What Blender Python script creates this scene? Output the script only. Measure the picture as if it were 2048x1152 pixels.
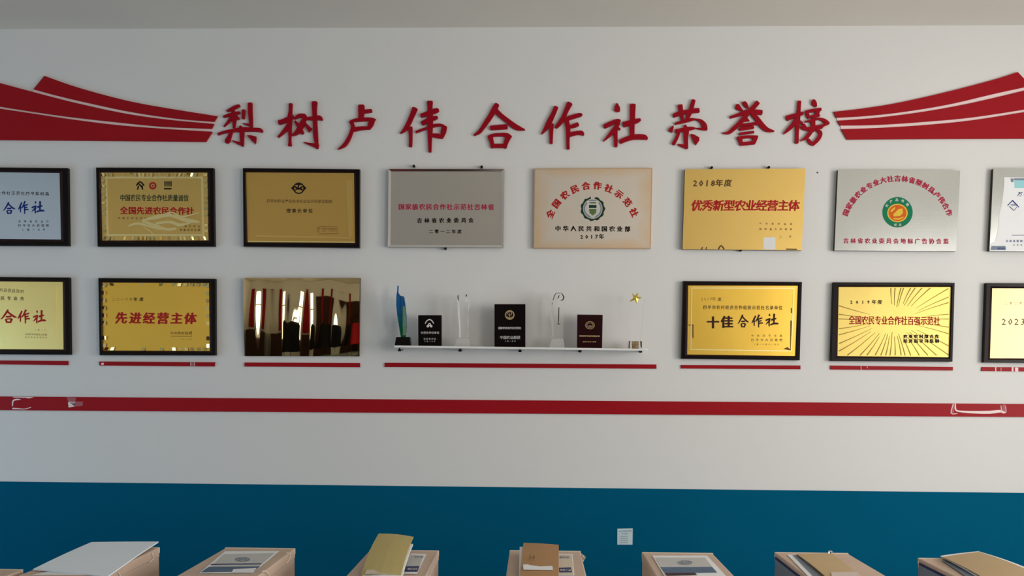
import bpy, bmesh, math, random
from mathutils import Vector, Matrix
random.seed(7)
S = bpy.context.scene
for o in list(bpy.data.objects): bpy.data.objects.remove(o)
COL = S.collection

# ------------------------------------------------------------------ camera, world, lights, exposure
F = 1700.0
YAW, PITCH, ROLL, PV = 0.0270935, -0.0561489, 0.00692022, 835.6
CAM = Vector((0.0, -4.33, 1.60))
cy, sy = math.cos(YAW), math.sin(YAW); cp, sp = math.cos(PITCH), math.sin(PITCH)
FWD = Vector((-sy*cp, cy*cp, sp)); RT0 = Vector((cy, sy, 0)); UP0 = RT0.cross(FWD)
RT = RT0*math.cos(ROLL) + UP0*math.sin(ROLL); UP = -RT0*math.sin(ROLL) + UP0*math.cos(ROLL)
cam = bpy.data.cameras.new('camera'); co = bpy.data.objects.new('camera', cam); COL.objects.link(co)
co.matrix_world = Matrix(((RT.x, UP.x, -FWD.x, CAM.x), (RT.y, UP.y, -FWD.y, CAM.y), (RT.z, UP.z, -FWD.z, CAM.z), (0, 0, 0, 1)))
cam.sensor_width = 36; cam.lens = 36*F/2048; cam.shift_y = (PV-576)/2048; cam.clip_end = 100
S.camera = co
S.view_settings.view_transform = 'Standard'; S.view_settings.look = 'None'
S.view_settings.gamma = 1; S.view_settings.use_curve_mapping = False
S.view_settings.exposure = 0.12
w = bpy.data.worlds.new('world'); S.world = w; w.use_nodes = True
w.node_tree.nodes['Background'].inputs[0].default_value = (0.72, 0.86, 1.0, 1)
w.node_tree.nodes['Background'].inputs[1].default_value = 1.0

def area(name, loc, rot, sx, sz, power, col):
    l = bpy.data.lights.new(name, 'AREA'); l.shape = 'RECTANGLE'; l.size = sx; l.size_y = sz
    l.energy = power; l.color = col
    o = bpy.data.objects.new(name, l); COL.objects.link(o); o.location = loc; o.rotation_euler = rot
    return o
XL, XR, YB, ZC = -4.4, 4.0, -7.8, 3.303
PI = math.pi
# daylight in the window openings (right wall, wall opposite)
WIN_R = [(-3.3, -1.5), (-6.6, -4.4)]
WIN_B = [(-3.65, -3.2)]
DOOR_L = (-2.5, -0.9)
for (a, b), pw in zip(WIN_R, (96, 94)):
    area('window_daylight', (XR+0.12, (a+b)/2, 1.85), (0, PI/2, 0), 1.9, b-a, pw, (1.0, 0.94, 0.87))
for a, b in WIN_B:
    area('window_daylight', ((a+b)/2, YB-0.12, 1.85), (PI/2, 0, 0), b-a, 1.9, 13, (0.95, 0.98, 1.0))
# cool daylight through the glazed door in the left wall
area('door_daylight', (XL-0.12, (DOOR_L[0]+DOOR_L[1])/2, 0.95), (0, -PI/2, 0), 1.7, DOOR_L[1]-DOOR_L[0], 14, (0.26, 0.66, 1.0))

# ------------------------------------------------------------------ pixel <-> place
def ray(px, py):
    v = FWD + RT*((px-1024)/F) - UP*((py-PV)/F)
    return v
def P(px, py, y=0.0):                       # the point at depth y
    v = ray(px, py); return CAM + v*((y-CAM.y)/v.y)
def PZ(px, py, z):                          # the point at height z
    v = ray(px, py); return CAM + v*((z-CAM.z)/v.z)

# ------------------------------------------------------------------ materials
def mat(name, col, rough=0.5, metal=0.0, spec=0.12, trans=0.0, ior=1.45, noise=None, bump=None, coat=0.0, alpha=None, aniso=0):
    m = bpy.data.materials.new(name); m.use_nodes = True
    nt = m.node_tree; b = nt.nodes['Principled BSDF']
    b.inputs['Base Color'].default_value = (*col, 1); b.inputs['Roughness'].default_value = rough
    b.inputs['Metallic'].default_value = metal; b.inputs['Specular IOR Level'].default_value = spec
    b.inputs['Transmission Weight'].default_value = trans; b.inputs['IOR'].default_value = ior
    b.inputs['Coat Weight'].default_value = coat
    tc = nt.nodes.new('ShaderNodeTexCoord')
    if noise:                               # (scale, amount)
        n = nt.nodes.new('ShaderNodeTexNoise'); n.inputs['Scale'].default_value = noise[0]; n.inputs['Detail'].default_value = 4
        mp = nt.nodes.new('ShaderNodeMapping'); mp.inputs['Scale'].default_value = noise[2] if len(noise) > 2 else (1, 1, 1)
        nt.links.new(tc.outputs['Object'], mp.inputs[0]); nt.links.new(mp.outputs[0], n.inputs['Vector'])
        r = nt.nodes.new('ShaderNodeMixRGB'); r.blend_type = 'MIX'
        a = noise[1]
        r.inputs[1].default_value = tuple(max(0, c*(1-a)) for c in col)+(1,)
        r.inputs[2].default_value = tuple(min(1, c*(1+a)) for c in col)+(1,)
        nt.links.new(n.outputs['Fac'], r.inputs[0]); nt.links.new(r.outputs[0], b.inputs['Base Color'])
    if bump:                                # (scale, strength, distance, stretch)
        n = nt.nodes.new('ShaderNodeTexNoise'); n.inputs['Scale'].default_value = bump[0]; n.inputs['Detail'].default_value = bump[4] if len(bump) > 4 else 3
        mp = nt.nodes.new('ShaderNodeMapping'); mp.inputs['Scale'].default_value = bump[3] if len(bump) > 3 else (1, 1, 1)
        nt.links.new(tc.outputs['Object'], mp.inputs[0]); nt.links.new(mp.outputs[0], n.inputs['Vector'])
        bp = nt.nodes.new('ShaderNodeBump'); bp.inputs['Strength'].default_value = bump[1]; bp.inputs['Distance'].default_value = bump[2]
        nt.links.new(n.outputs['Fac'], bp.inputs['Height']); nt.links.new(bp.outputs[0], b.inputs['Normal'])
    return m
M = {}
M['wall'] = mat('white_wall_paint', (0.78, 0.775, 0.76), 0.75, spec=0.3, bump=(60, 0.05, 0.002))
M['teal'] = mat('teal_wall_paint', (0.0005, 0.105, 0.205), 0.6, spec=0.02, noise=(1.5, 0.06), bump=(50, 0.05, 0.002))
M['ceil'] = mat('ceiling_paint', (0.76, 0.71, 0.64), 0.85, noise=(2, 0.04))
M['floor'] = mat('grey_floor_tile', (0.36, 0.43, 0.47), 0.35, noise=(3, 0.12))
M['red'] = mat('red_acrylic', (0.36, 0.009, 0.016), 0.38, noise=(1.2, 0.08))
M['redletter'] = mat('red_letter_acrylic', (0.33, 0.004, 0.014), 0.3, noise=(9, 0.16))
M['pink'] = mat('pale_pink_halo_and_marks', (0.93, 0.76, 0.75), 0.4)
M['black'] = mat('black_lacquer', (0.006, 0.003, 0.003), 0.25, spec=0.16, bump=(20, 0.03, 0.002))
M['blackin'] = mat('dark_brown_lacquer', (0.018, 0.007, 0.007), 0.3, spec=0.2)
M['gold_l'] = mat('deep_gold_sheet', (0.95, 0.61, 0.10), 0.32, 1.0, bump=(5, 0.10, 0.01))
M['gold'] = mat('satin_gold_sheet', (0.80, 0.55, 0.17), 0.34, 1.0, bump=(5, 0.10, 0.01))
M['gold_br'] = mat('bronze_gold_sheet', (0.74, 0.47, 0.13), 0.42, 1.0, bump=(4, 0.06, 0.01))
M['gold_sun'] = mat('light_gold_sheet', (0.54, 0.41, 0.12), 0.38, 1.0, bump=(6, 0.15, 0.01))
M['gold_cream2'] = mat('pale_straw_gold_sheet', (0.42, 0.34, 0.19), 0.40, 1.0, bump=(6, 0.2, 0.01))
M['gold_lite'] = mat('pale_gold_sheet', (0.95, 0.80, 0.38), 0.36, 1.0, bump=(6, 0.15, 0.01))
M['gold_cream'] = mat('cream_gold_sheet', (1.0, 0.80, 0.30), 0.38, 1.0, bump=(6, 0.2, 0.01))
M['gold_pol'] = mat('polished_gold_trim', (0.95, 0.78, 0.32), 0.12, 1.0)
M['gold_mir'] = mat('mirror_gold_sheet', (0.72, 0.56, 0.29), 0.02, 1.0, bump=(5, 0.08, 0.002, (1, 1, 0.35), 1))
M['tan'] = mat('champagne_metal_sheet', (0.80, 0.72, 0.61), 0.42, 0.75)
def tan_edges():
    m = M['tan']; nt = m.node_tree; b = nt.nodes['Principled BSDF']; tc = nt.nodes.new('ShaderNodeTexCoord'); sp_ = nt.nodes.new('ShaderNodeSeparateXYZ'); nt.links.new(tc.outputs['Generated'], sp_.inputs[0])
    ds = []
    for k in (0, 2):
        a = nt.nodes.new('ShaderNodeMath'); a.operation = 'SUBTRACT'; a.inputs[1].default_value = .5; nt.links.new(sp_.outputs[k], a.inputs[0])
        c = nt.nodes.new('ShaderNodeMath'); c.operation = 'ABSOLUTE'; nt.links.new(a.outputs[0], c.inputs[0]); ds.append(c)
    mx = nt.nodes.new('ShaderNodeMath'); mx.operation = 'MAXIMUM'; nt.links.new(ds[0].outputs[0], mx.inputs[0]); nt.links.new(ds[1].outputs[0], mx.inputs[1])
    n = nt.nodes.new('ShaderNodeTexNoise'); n.inputs['Scale'].default_value = 9; nt.links.new(tc.outputs['Object'], n.inputs['Vector'])
    ad = nt.nodes.new('ShaderNodeMath'); ad.operation = 'MULTIPLY_ADD'; ad.inputs[1].default_value = .16; nt.links.new(n.outputs['Fac'], ad.inputs[0]); nt.links.new(mx.outputs[0], ad.inputs[2])
    cr = nt.nodes.new('ShaderNodeValToRGB'); nt.links.new(ad.outputs[0], cr.inputs[0]); nt.links.new(cr.outputs[0], b.inputs['Base Color'])
    e = cr.color_ramp.elements; e[0].position = .44; e[0].color = (0.80, 0.72, 0.62, 1); e[1].position = .58; e[1].color = (0.80, 0.60, 0.40, 1)
tan_edges()
M['tanedge'] = mat('copper_tone_edge', (0.68, 0.47, 0.30), 0.4, 0.7)
M['silver'] = mat('brushed_steel_sheet', (0.46, 0.465, 0.445), 0.24, 0.9, bump=(30, 0.03, 0.002, (0.1, 1, 8)))
M['silver_d'] = mat('grey_steel_sheet', (0.64, 0.60, 0.54), 0.28, 0.9, bump=(4, 0.06, 0.01))
M['silver_pol'] = mat('polished_steel_rim', (0.9, 0.89, 0.87), 0.12, 1.0)
M['bluerefl'] = mat('steel_with_blue_reflection', (0.60, 0.72, 0.86), 0.25, 0.85, bump=(3, 0.2, 0.02))  # silver steel; the blue it mirrors is mixed into the base colour
M['edge'] = mat('dark_plate_edge', (0.06, 0.045, 0.035), 0.5)
M['ink'] = mat('black_ink', (0.02, 0.012, 0.01), 0.5)
M['inkbrown'] = mat('brown_ink', (0.13, 0.07, 0.03), 0.5)
M['inkred'] = mat('red_ink', (0.45, 0.02, 0.02), 0.45)
M['inkmag'] = mat('crimson_ink', (0.42, 0.03, 0.07), 0.45)
M['inkblue'] = mat('navy_ink', (0.01, 0.035, 0.20), 0.4)
M['inkwhite'] = mat('white_print', (0.75, 0.72, 0.70), 0.5)
M['inkgold'] = mat('gold_print', (0.55, 0.40, 0.20), 0.4, 0.3)
M['green'] = mat('green_enamel', (0.01, 0.20, 0.10), 0.3)
M['dkgreen'] = mat('dark_green_enamel', (0.015, 0.05, 0.03), 0.3)
M['olive'] = mat('olive_enamel', (0.12, 0.20, 0.06), 0.3)
M['orange'] = mat('orange_enamel', (0.70, 0.13, 0.02), 0.3)
M['yellow'] = mat('yellow_enamel', (0.80, 0.55, 0.06), 0.3)
M['white'] = mat('white_plastic', (0.82, 0.82, 0.80), 0.25)
M['paper'] = mat('white_paper', (0.88, 0.89, 0.90), 0.7, noise=(12, 0.03))
M['papercoollit'] = mat('cool_lit_white_paper', (0.86, 0.93, 1.0), 0.7)  # white paper with the cool door light mixed into its colour
M['aqua'] = mat('aqua_reflection', (0.35, 0.70, 0.74), 0.5)  # blue of the mirrored window on the last silver plaque, as flat colour
M['shelf'] = mat('white_acrylic', (0.86, 0.86, 0.84), 0.18)
M['glass'] = mat('clear_crystal', (1, 1, 1), 0.02, trans=1.0, ior=1.4, spec=0.5)
M['thinglass'] = mat('thin_clear_crystal', (1, 1, 1), 0.01, trans=1.0, ior=1.06, spec=0.5)
M['frost'] = mat('frosted_crystal', (0.9, 0.9, 0.9), 0.35, trans=0.7, ior=1.4)
M['trblack'] = mat('black_granite_plaque', (0.006, 0.004, 0.004), 0.15)
M['trmaroon'] = mat('dark_maroon_plaque', (0.022, 0.004, 0.005), 0.18)
M['kraft'] = mat('kraft_cardboard', (0.62, 0.47, 0.37), 0.75, noise=(6, 0.08), bump=(80, 0.1, 0.001))
M['kraft_e'] = mat('kraft_edge_pale', (0.72, 0.62, 0.50), 0.8)
M['envel'] = mat('brown_envelope_paper', (0.58, 0.42, 0.24), 0.75, noise=(10, 0.06))
M['folder'] = mat('mustard_folder_card', (0.58, 0.47, 0.20), 0.75, noise=(14, 0.05))
M['label'] = mat('grey_label_paper', (0.58, 0.58, 0.56), 0.5)
M['labblue'] = mat('slate_blue_print', (0.10, 0.16, 0.26), 0.5, noise=(25, 0.5, (0.3, 1, 1)))
M['labdark'] = mat('dark_brown_print', (0.05, 0.02, 0.018), 0.5)
M['labgrey'] = mat('blue_grey_print', (0.22, 0.27, 0.34), 0.5)
M['labnavy'] = mat('navy_print', (0.04, 0.05, 0.14), 0.5)
M['string'] = mat('cotton_string', (0.80, 0.74, 0.66), 0.8)
M['tape'] = mat('clear_tape', (0.66, 0.56, 0.46), 0.25)
M['table'] = mat('white_table_top', (0.7, 0.7, 0.68), 0.4)
M['tleg'] = mat('grey_table_leg', (0.25, 0.25, 0.26), 0.4, 0.6)
M['banner'] = mat('red_banner_cloth', (0.34, 0.012, 0.02), 0.8, noise=(5, 0.3))
M['darkwood'] = mat('dark_wood', (0.045, 0.02, 0.012), 0.4, noise=(6, 0.3, (8, 8, 0.6)))
M['cloth'] = mat('black_cloth', (0.008, 0.008, 0.01), 0.9)
M['winframe'] = mat('white_window_frame', (0.75, 0.76, 0.77), 0.4)
def flamemat():
    m = mat('blue_to_green_glass', (0.02, 0.15, 0.3), 0.06, trans=0.55, ior=1.4)
    nt = m.node_tree; b = nt.nodes['Principled BSDF']
    tc = nt.nodes.new('ShaderNodeTexCoord'); sx = nt.nodes.new('ShaderNodeSeparateXYZ'); cr = nt.nodes.new('ShaderNodeValToRGB')
    nt.links.new(tc.outputs['Generated'], sx.inputs[0]); nt.links.new(sx.outputs[2], cr.inputs[0]); nt.links.new(cr.outputs[0], b.inputs['Base Color'])
    e = cr.color_ramp.elements; e[0].color = (0.01, 0.16, 0.06, 1); e[0].position = 0.1; e[1].color = (0.02, 0.16, 0.42, 1); e[1].position = 0.62
    return m
M['flame'] = flamemat()
M['flameg'] = mat('green_glass', (0.01, 0.17, 0.10), 0.06, trans=0.5, ior=1.4)

# ------------------------------------------------------------------ builders
def empty(name, loc, label, cat, group=None):
    o = bpy.data.objects.new(name, None); COL.objects.link(o); o.location = loc
    o.empty_display_size = 0.05
    o['label'] = label; o['category'] = cat
    if group: o['group'] = group
    return o
def tag(o, label, cat, group=None):
    o['label'] = label; o['category'] = cat
    if group: o['group'] = group
    return o
def wloc(o):
    v = Vector((0, 0, 0))
    while o is not None: v = v + o.location; o = o.parent
    return v
class MB:
    """collects world-space shapes; build() links them as one mesh object"""
    def __init__(s): s.v = []; s.f = []; s.m = []; s.mi = 0
    def add(s, vs, fs):
        n = len(s.v); s.v += [Vector(v) for v in vs]
        for f in fs: s.f.append([i+n for i in f]); s.m.append(s.mi)
        return s
    def prism(s, front, back):              # two rings of the same length
        n = len(front)
        fs = [list(range(n)), list(range(2*n-1, n-1, -1))]
        for i in range(n):
            j = (i+1) % n; fs.append([i, i+n, j+n, j])
        return s.add(list(front)+list(back), fs)
    def poly(s, pts, y0, y1):               # outline in the photograph's pixels, a slab from depth y0 (wall side) to y1
        fr = [P(x, y, y1) for x, y in pts]; bk = [Vector((p.x, y0, p.z)) for p in fr]
        return s.prism(fr, bk)
    def flat(s, pts, y):
        return s.add([P(a, b, y) for a, b in pts], [list(range(len(pts)))])
    def box(s, a, b):
        x0, y0, z0 = a; x1, y1, z1 = b
        return s.prism([(x0, y0, z0), (x1, y0, z0), (x1, y0, z1), (x0, y0, z1)], [(x0, y1, z0), (x1, y1, z0), (x1, y1, z1), (x0, y1, z1)])
    def tube(s, pts, r, n=8):
        pts = [Vector(p) for p in pts]; rings = []
        for i, p in enumerate(pts):
            d = (pts[min(i+1, len(pts)-1)]-pts[max(i-1, 0)]).normalized()
            a = d.cross(Vector((0.3, 0.2, 0.93))).normalized(); b = d.cross(a)
            rr = r[i] if isinstance(r, (list, tuple)) else r
            rings.append([p+(a*math.cos(2*PI*k/n)+b*math.sin(2*PI*k/n))*rr for k in range(n)])
        vs = [v for q in rings for v in q]; fs = [list(range(n)), list(range(len(vs)-1, len(vs)-n-1, -1))]
        for i in range(len(pts)-1):
            for k in range(n):
                j = (k+1) % n; fs.append([i*n+k, i*n+j, (i+1)*n+j, (i+1)*n+k])
        return s.add(vs, fs)
    def build(s, name, m, parent=None, bevel=0, smooth=False):
        me = bpy.data.meshes.new(name); off = wloc(parent) if parent else Vector((0, 0, 0))
        if parent is None and s.v:
            c = Vector((sum(v.x for v in s.v), sum(v.y for v in s.v), sum(v.z for v in s.v)))/len(s.v); off = c
        me.from_pydata([v-off for v in s.v], [], s.f)
        for x in (m if isinstance(m, list) else [m]): me.materials.append(x)
        if isinstance(m, list):
            for p, k in zip(me.polygons, s.m): p.material_index = k
        bm = bmesh.new(); bm.from_mesh(me)
        if not getattr(s, 'open', False): bmesh.ops.recalc_face_normals(bm, faces=bm.faces)
        bm.to_mesh(me); bm.free()
        o = bpy.data.objects.new(name, me); COL.objects.link(o)
        if parent: o.parent = parent
        else: o.location = off
        if bevel:
            md = o.modifiers.new('bevel', 'BEVEL'); md.width = bevel; md.segments = 2; md.limit_method = 'ANGLE'
        if smooth:
            for p in me.polygons: p.use_smooth = True
        return o

# strokes: variable-width brush lines, control points (x, y, width) in pixels
def crom(pts, k=5):
    if len(pts) < 2: return pts
    out = []; Q = [pts[0]]+list(pts)+[pts[-1]]
    for i in range(1, len(Q)-2):
        for s in range(k):
            t = s/k; a, b, c, d = Q[i-1], Q[i], Q[i+1], Q[i+2]
            out.append(tuple(0.5*((2*b[j])+(-a[j]+c[j])*t+(2*a[j]-5*b[j]+4*c[j]-d[j])*t*t+(-a[j]+3*b[j]-3*c[j]+d[j])*t**3) for j in range(3)))
    out.append(tuple(pts[-1])); return out
def stroke_outline(pts, k=5, cap=0.16):
    c = crom([tuple(map(float, p)) for p in pts], k)
    def dirn(i):
        a = c[max(i-1, 0)]; b = c[min(i+1, len(c)-1)]; dx, dy = b[0]-a[0], b[1]-a[1]; L = math.hypot(dx, dy) or 1
        return dx/L, dy/L
    L, R_ = [], []
    d0 = dirn(0); p = c[0]; c2 = [(p[0]-d0[0]*p[2]*cap, p[1]-d0[1]*p[2]*cap, p[2]*0.62, d0)]
    for i, p in enumerate(c): c2.append((p[0], p[1], p[2], dirn(i)))
    d1 = dirn(len(c)-1); p = c[-1]; c2.append((p[0]+d1[0]*p[2]*cap, p[1]+d1[1]*p[2]*cap, p[2]*0.62, d1))
    for x, y, wd, d in c2:
        wd = max(wd, 0.3)
        L.append((x-d[1]*wd/2, y+d[0]*wd/2)); R_.append((x+d[1]*wd/2, y-d[0]*wd/2))
    return L, R_
def add_stroke(mb, pts, y0, y1, k=5):
    L, R_ = stroke_outline(pts, k); n = len(L)
    fl = [P(x, y, y1) for x, y in L]; fr = [P(x, y, y1) for x, y in R_]
    if y0 is None:
        mb.add(fl+fr, [[i, i+1, n+i+1, n+i] for i in range(n-1)]); return
    bl = [Vector((v.x, y0, v.z)) for v in fl]; br = [Vector((v.x, y0, v.z)) for v in fr]
    vs = fl+fr+bl+br; fs = []
    for i in range(n-1):
        fs.append([i, i+1, n+i+1, n+i]); fs.append([2*n+i, 3*n+i, 3*n+i+1, 2*n+i+1])
        fs.append([i, 2*n+i, 2*n+i+1, i+1]); fs.append([n+i, n+i+1, 3*n+i+1, 3*n+i])
    fs.append([0, n, 3*n, 2*n]); fs.append([n-1, 3*n-1, 4*n-1, 2*n-1])
    mb.add(vs, fs)

BR = {}   # brush characters: (x origin in photograph, items); items are strokes of (x,y,w) or polygons of (x,y), 6.4 units to the pixel
BR['梨'] = (410, [[(440,262,34),(390,280,45),(330,310,40),(275,332,18)],[(232,405,22),(300,385,40),(380,365,42),(440,350,30)],[(350,300,30),(370,400,60),(372,480,45),(368,550,25)],[(345,400,40),(300,465,35),(240,530,14)],[(395,395,30),(430,435,30)],
 [(492,318,44),(490,370,42),(487,430,32)],[(575,232,60),(578,350,56),(585,450,52),(592,535,34)],[(602,512,34),(540,505,25),(480,488,6)],[(165,628,30),(250,600,34),(350,582,40),(480,568,60),(600,570,50),(700,575,50),(730,600,26)],
 [(450,525,30),(470,590,55),(470,680,52),(478,780,30)],[(487,755,44),(420,740,34),(345,708,8)],[(335,600,36),(310,660,50),(285,715,66),(280,740,40)],[(535,640),(590,642),(655,660),(655,700),(645,755),(600,715)]])
BR['树'] = (410, [[(1095,240,50),(1092,330,46),(1085,420,60),(1085,560,44),(1085,700,34),(1085,775,50)],[(945,480,60),(1010,460,60),(1070,430,60),(1130,405,50)],[(1080,500,60),(1020,580,50),(935,665,22)],
 [(1145,430,24),(1200,395,50),(1260,390,50),(1285,400,40)],[(1285,400,44),(1240,500,70),(1180,600,60),(1110,645,16)],[(1150,460,25),(1200,530,50),(1250,620,40)],
 [(1285,430,34),(1370,425,50),(1460,418,60),(1498,445,26)],[(1400,218,74),(1400,330,60),(1408,500,56),(1415,650,60),(1435,810,34)],[(1445,780,60),(1360,760,36),(1262,732,10)],[(1262,470),(1300,490),(1370,560),(1330,605),(1300,560)]])
BR['卢'] = (660, [[(400,262,80),(400,350,80),(392,440,60)],[(430,340,50),(530,328,45)],[(245,468,12),(320,450,42),(420,440,48),(520,435,40),(585,442,14)],[(550,435,56),(520,500,70),(495,560,36)],[(300,568,56),(400,552,48),(510,548,40)],[(270,470,50),(290,530,50),(270,610,46),(230,700,50),(180,770,46),(100,822,8)]])
BR['伟'] = (660, [[(1088,298,74),(1050,390,64),(1000,500,60),(950,575,44),(900,618,12)],[(1025,540,60),(1032,640,48),(1032,740,44),(1028,785,44)],[(1278,212,76),(1278,300,64),(1280,400,76),(1280,550,70),(1278,700,52),(1280,855,36)],
 [(1165,392,50),(1260,360,60),(1360,325,60),(1388,315,36)],[(1178,490,55),(1260,450,60),(1350,418,50),(1372,425,30)],[(1100,600,28),(1170,575,30),(1250,545,30),(1330,520,40),(1420,512,34),(1492,545,24)],[(1468,530,62),(1450,600,70),(1432,680,26)],[(1300,640,40),(1380,650,60),(1440,668,40)]])
BR['合'] = (930, [[(412,245,58),(380,300,70),(330,390,66),(270,480,60),(215,560,50),(175,605,44),(115,640,20)],[(400,330,60),(460,390,60),(550,460,60),(640,530,70),(700,555,54),(768,572,12)],[(328,548,56),(430,540,62),(536,532,64)],
 [(295,665,30),(360,642,40),(450,635,44),(540,640,50),(595,662,20)],[(325,670,66),(345,740,54),(355,800,40)],[(560,655,70),(530,720,60),(505,800,50)],[(335,778,54),(430,778,54),(530,778,54)]])
BR['作'] = (930, [[(1168,280,58),(1130,370,60),(1080,470,70),(1030,560,50),(980,625,14)],[(1108,500,60),(1105,600,50),(1103,745,40)],[(1342,232,74),(1300,320,60),(1260,410,56),(1210,490,56),(1165,540,40)],[(1280,440,50),(1370,410,54),(1470,382,50),(1488,392,36)],
 [(1300,450,60),(1320,560,60),(1318,700,44),(1320,815,42)],[(1340,535,40),(1400,520,50),(1448,498,50)],[(1330,635,60),(1420,615,50),(1490,612,56),(1518,640,24)]])
BR['社'] = (1180, [[(340,228),(360,240),(385,290),(385,335),(345,345),(308,325),(318,270)],[(185,530,56),(270,490,56),(350,455,44),(382,465,46)],[(370,480,40),(320,560,60),(250,640,44),(175,715,14)],[(325,560,60),(330,660,48),(332,785,44)],[(350,540,30),(385,568,26)],
 [(432,505,68),(520,480,66),(600,458,56),(645,440,34)],[(550,250,74),(545,400,66),(540,550,62),(540,660,60)],[(388,725,54),(470,690,60),(560,665,66),(690,665,66),(734,690,28)]])
BR['荣'] = (1180, [[(1072,392,50),(1150,360,56),(1250,340,52),(1395,322,60)],[(1155,258,64),(1165,330,54),(1185,440,36)],[(1328,192,50),(1300,290,56),(1270,370,60),(1230,460,30)],[(1070,515),(1073,540),(1055,608),(1000,585),(1020,550)],
 [(1090,495,26),(1180,470,40),(1270,445,46),(1350,438,22),(1420,458,40),(1465,515,64),(1495,570,24)],[(1498,562,36),(1430,560,30),(1350,553,8)],[(1100,590,46),(1200,570,50),(1290,555,44),(1345,552,20)],[(1215,510,20),(1235,580,64),(1230,680,54),(1240,810,36)],[(1248,790,50),(1180,775,36),(1128,758,14)],
 [(1140,600,40),(1110,680,44),(1068,755,44)],[(1290,625),(1330,630),(1400,670),(1400,710),(1360,765),(1335,740)]])
BR['誉'] = (1400, [[(470,240),(500,245),(555,325),(520,330),(460,310),(453,280)],[(540,220),(580,205),(605,230),(628,295),(590,290),(560,260)],[(742,220,60),(700,270,60),(640,330,56),(560,430,60),(490,505,54),(430,560,54),(370,608,40),(290,615,12)],[(390,412,30),(480,385,40),(600,345,60),(700,342,60),(792,350,64)],
 [(680,370,60),(740,440,60),(800,520,66),(860,570,56),(950,590,16)],[(480,515,34),(600,506,34),(745,488,44)],[(605,410),(638,460),(555,470)],[(510,562,44),(600,550,42),(688,540,34)],[(508,625,32),(600,612,30),(692,600,28)],
 [(480,680,40),(600,662,36),(740,662,34)],[(512,680,60),(532,765,40)],[(712,672,60),(690,740,46)],[(530,752,44),(600,747,44),(700,735,46)]])
BR['榜'] = (1400, [[(1275,206,46),(1268,300,46),(1255,430,58),(1245,600,46),(1240,740,48)],[(1115,425,66),(1200,395,56),(1300,365,46),(1322,362,36)],[(1240,440,60),(1190,510,56),(1130,570,46),(1075,622,14)],[(1265,465,50),(1322,492,16)],
 [(1450,180),(1475,188),(1495,220),(1500,270),(1480,280),(1430,250),(1432,205)],[(1352,345,30),(1420,330,40),(1550,308,40)],[(1372,350,44),(1385,400,40),(1400,420,26)],[(1515,330,50),(1490,380,50),(1450,430,34)],[(1380,408,26),(1530,385,34)],
 [(1345,470,12),(1430,452,36),(1520,430,28),(1600,455,44),(1658,488,16)],[(1325,505,44),(1345,550,50)],[(1645,482,44),(1580,515,36),(1545,550,30)],[(1450,440,54),(1450,520,54),(1445,590,50)],[(1295,530,34),(1350,562,40),(1450,548,50),(1565,530,50)],
 [(1500,570,36),(1545,615,46),(1515,690,50),(1445,760,44)],[(1430,585,50),(1370,665,46),(1292,712,10)],[(1385,690,30),(1415,735,46),(1448,758,34)]])
def brush_bounds(ch):
    ox, items = BR[ch]; xs = []; ys = []
    for it in items:
        for p in it:
            h = (p[2]/2 if len(p) == 3 else 0); xs += [p[0]-h*0.5, p[0]+h*0.5]; ys += [p[1]-h*0.5, p[1]+h*0.5]
    return ox, min(xs), max(xs), min(ys), max(ys)
def brush(mb, ch, y0, y1, bbox=None, k=5):
    """at its own place on the wall, or fitted to bbox = (x0, y0, x1, y1) in pixels"""
    ox, a, b, c, d = brush_bounds(ch)
    if bbox is None: fx = lambda x: ox+x/6.4; fy = lambda y: 170+y/6.4; sw = 1/6.4
    else:
        kx = (bbox[2]-bbox[0])/(b-a); ky = (bbox[3]-bbox[1])/(d-c); sw = (kx+ky)/2
        fx = lambda x: bbox[0]+(x-a)*kx; fy = lambda y: bbox[1]+(y-c)*ky; sw *= 1.25
    if bbox is not None: mark(mb, 'character')
    for i, it in enumerate(BR[ch][1]):
        e = 0.00012*(i % 6)
        if len(it[0]) == 3: add_stroke(mb, [(fx(x), fy(y), q*sw) for x, y, q in it], y0, y1-e, k)
        elif y0 is None: mb.flat([(fx(x), fy(y)) for x, y in it], y1-e)
        else: mb.poly([(fx(x), fy(y)) for x, y in it], y0, y1-e)

# printed characters from Blender's built-in font
_g = {}
def glyph(ch, bold=0.012):
    if (ch, bold) in _g: return _g[(ch, bold)]
    cu = bpy.data.curves.new('g', 'FONT'); cu.body = ch; cu.size = 1; cu.resolution_u = 1; cu.offset = bold
    o = bpy.data.objects.new('g', cu); COL.objects.link(o); bpy.context.view_layer.update()
    me = bpy.data.meshes.new_from_object(o.evaluated_get(bpy.context.evaluated_depsgraph_get()))
    vs = [(v.co.x, v.co.y) for v in me.vertices]; fs = [list(p.vertices) for p in me.polygons]
    if vs:
        cx = (min(v[0] for v in vs)+max(v[0] for v in vs))/2; vs = [(x-cx, y-0.38) for x, y in vs]
    bpy.data.objects.remove(o); bpy.data.meshes.remove(me); bpy.data.curves.remove(cu)
    _g[(ch, bold)] = (vs, fs); return vs, fs
def put(mb, ch, cx, cyy, sx, sz, y, ang=0.0, bold=0.012, slant=0.0):
    vs, fs = glyph(ch, min(bold, 0.012)); ca, sa = math.cos(ang), math.sin(ang)
    ex = bold-0.012                         # heavier print: the same outline laid down again beside itself
    for k, (du, dv) in enumerate([(0, 0)] if ex <= 0.003 else [(-ex*1.3, 0), (ex*1.3, 0), (0, ex*0.8)]):
        out = []
        for a, b in vs:
            u = (a+slant*b+du)*sx; v = -(b+dv)*sz
            out.append(P(cx+u*ca-v*sa, cyy+u*sa+v*ca, y-0.00005*k))
        mb.add(out, fs)
def mark(mb, nm):
    if getattr(mb, 'marks', None) is not None: mb.marks.append((len(mb.v), len(mb.f), nm))
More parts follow.
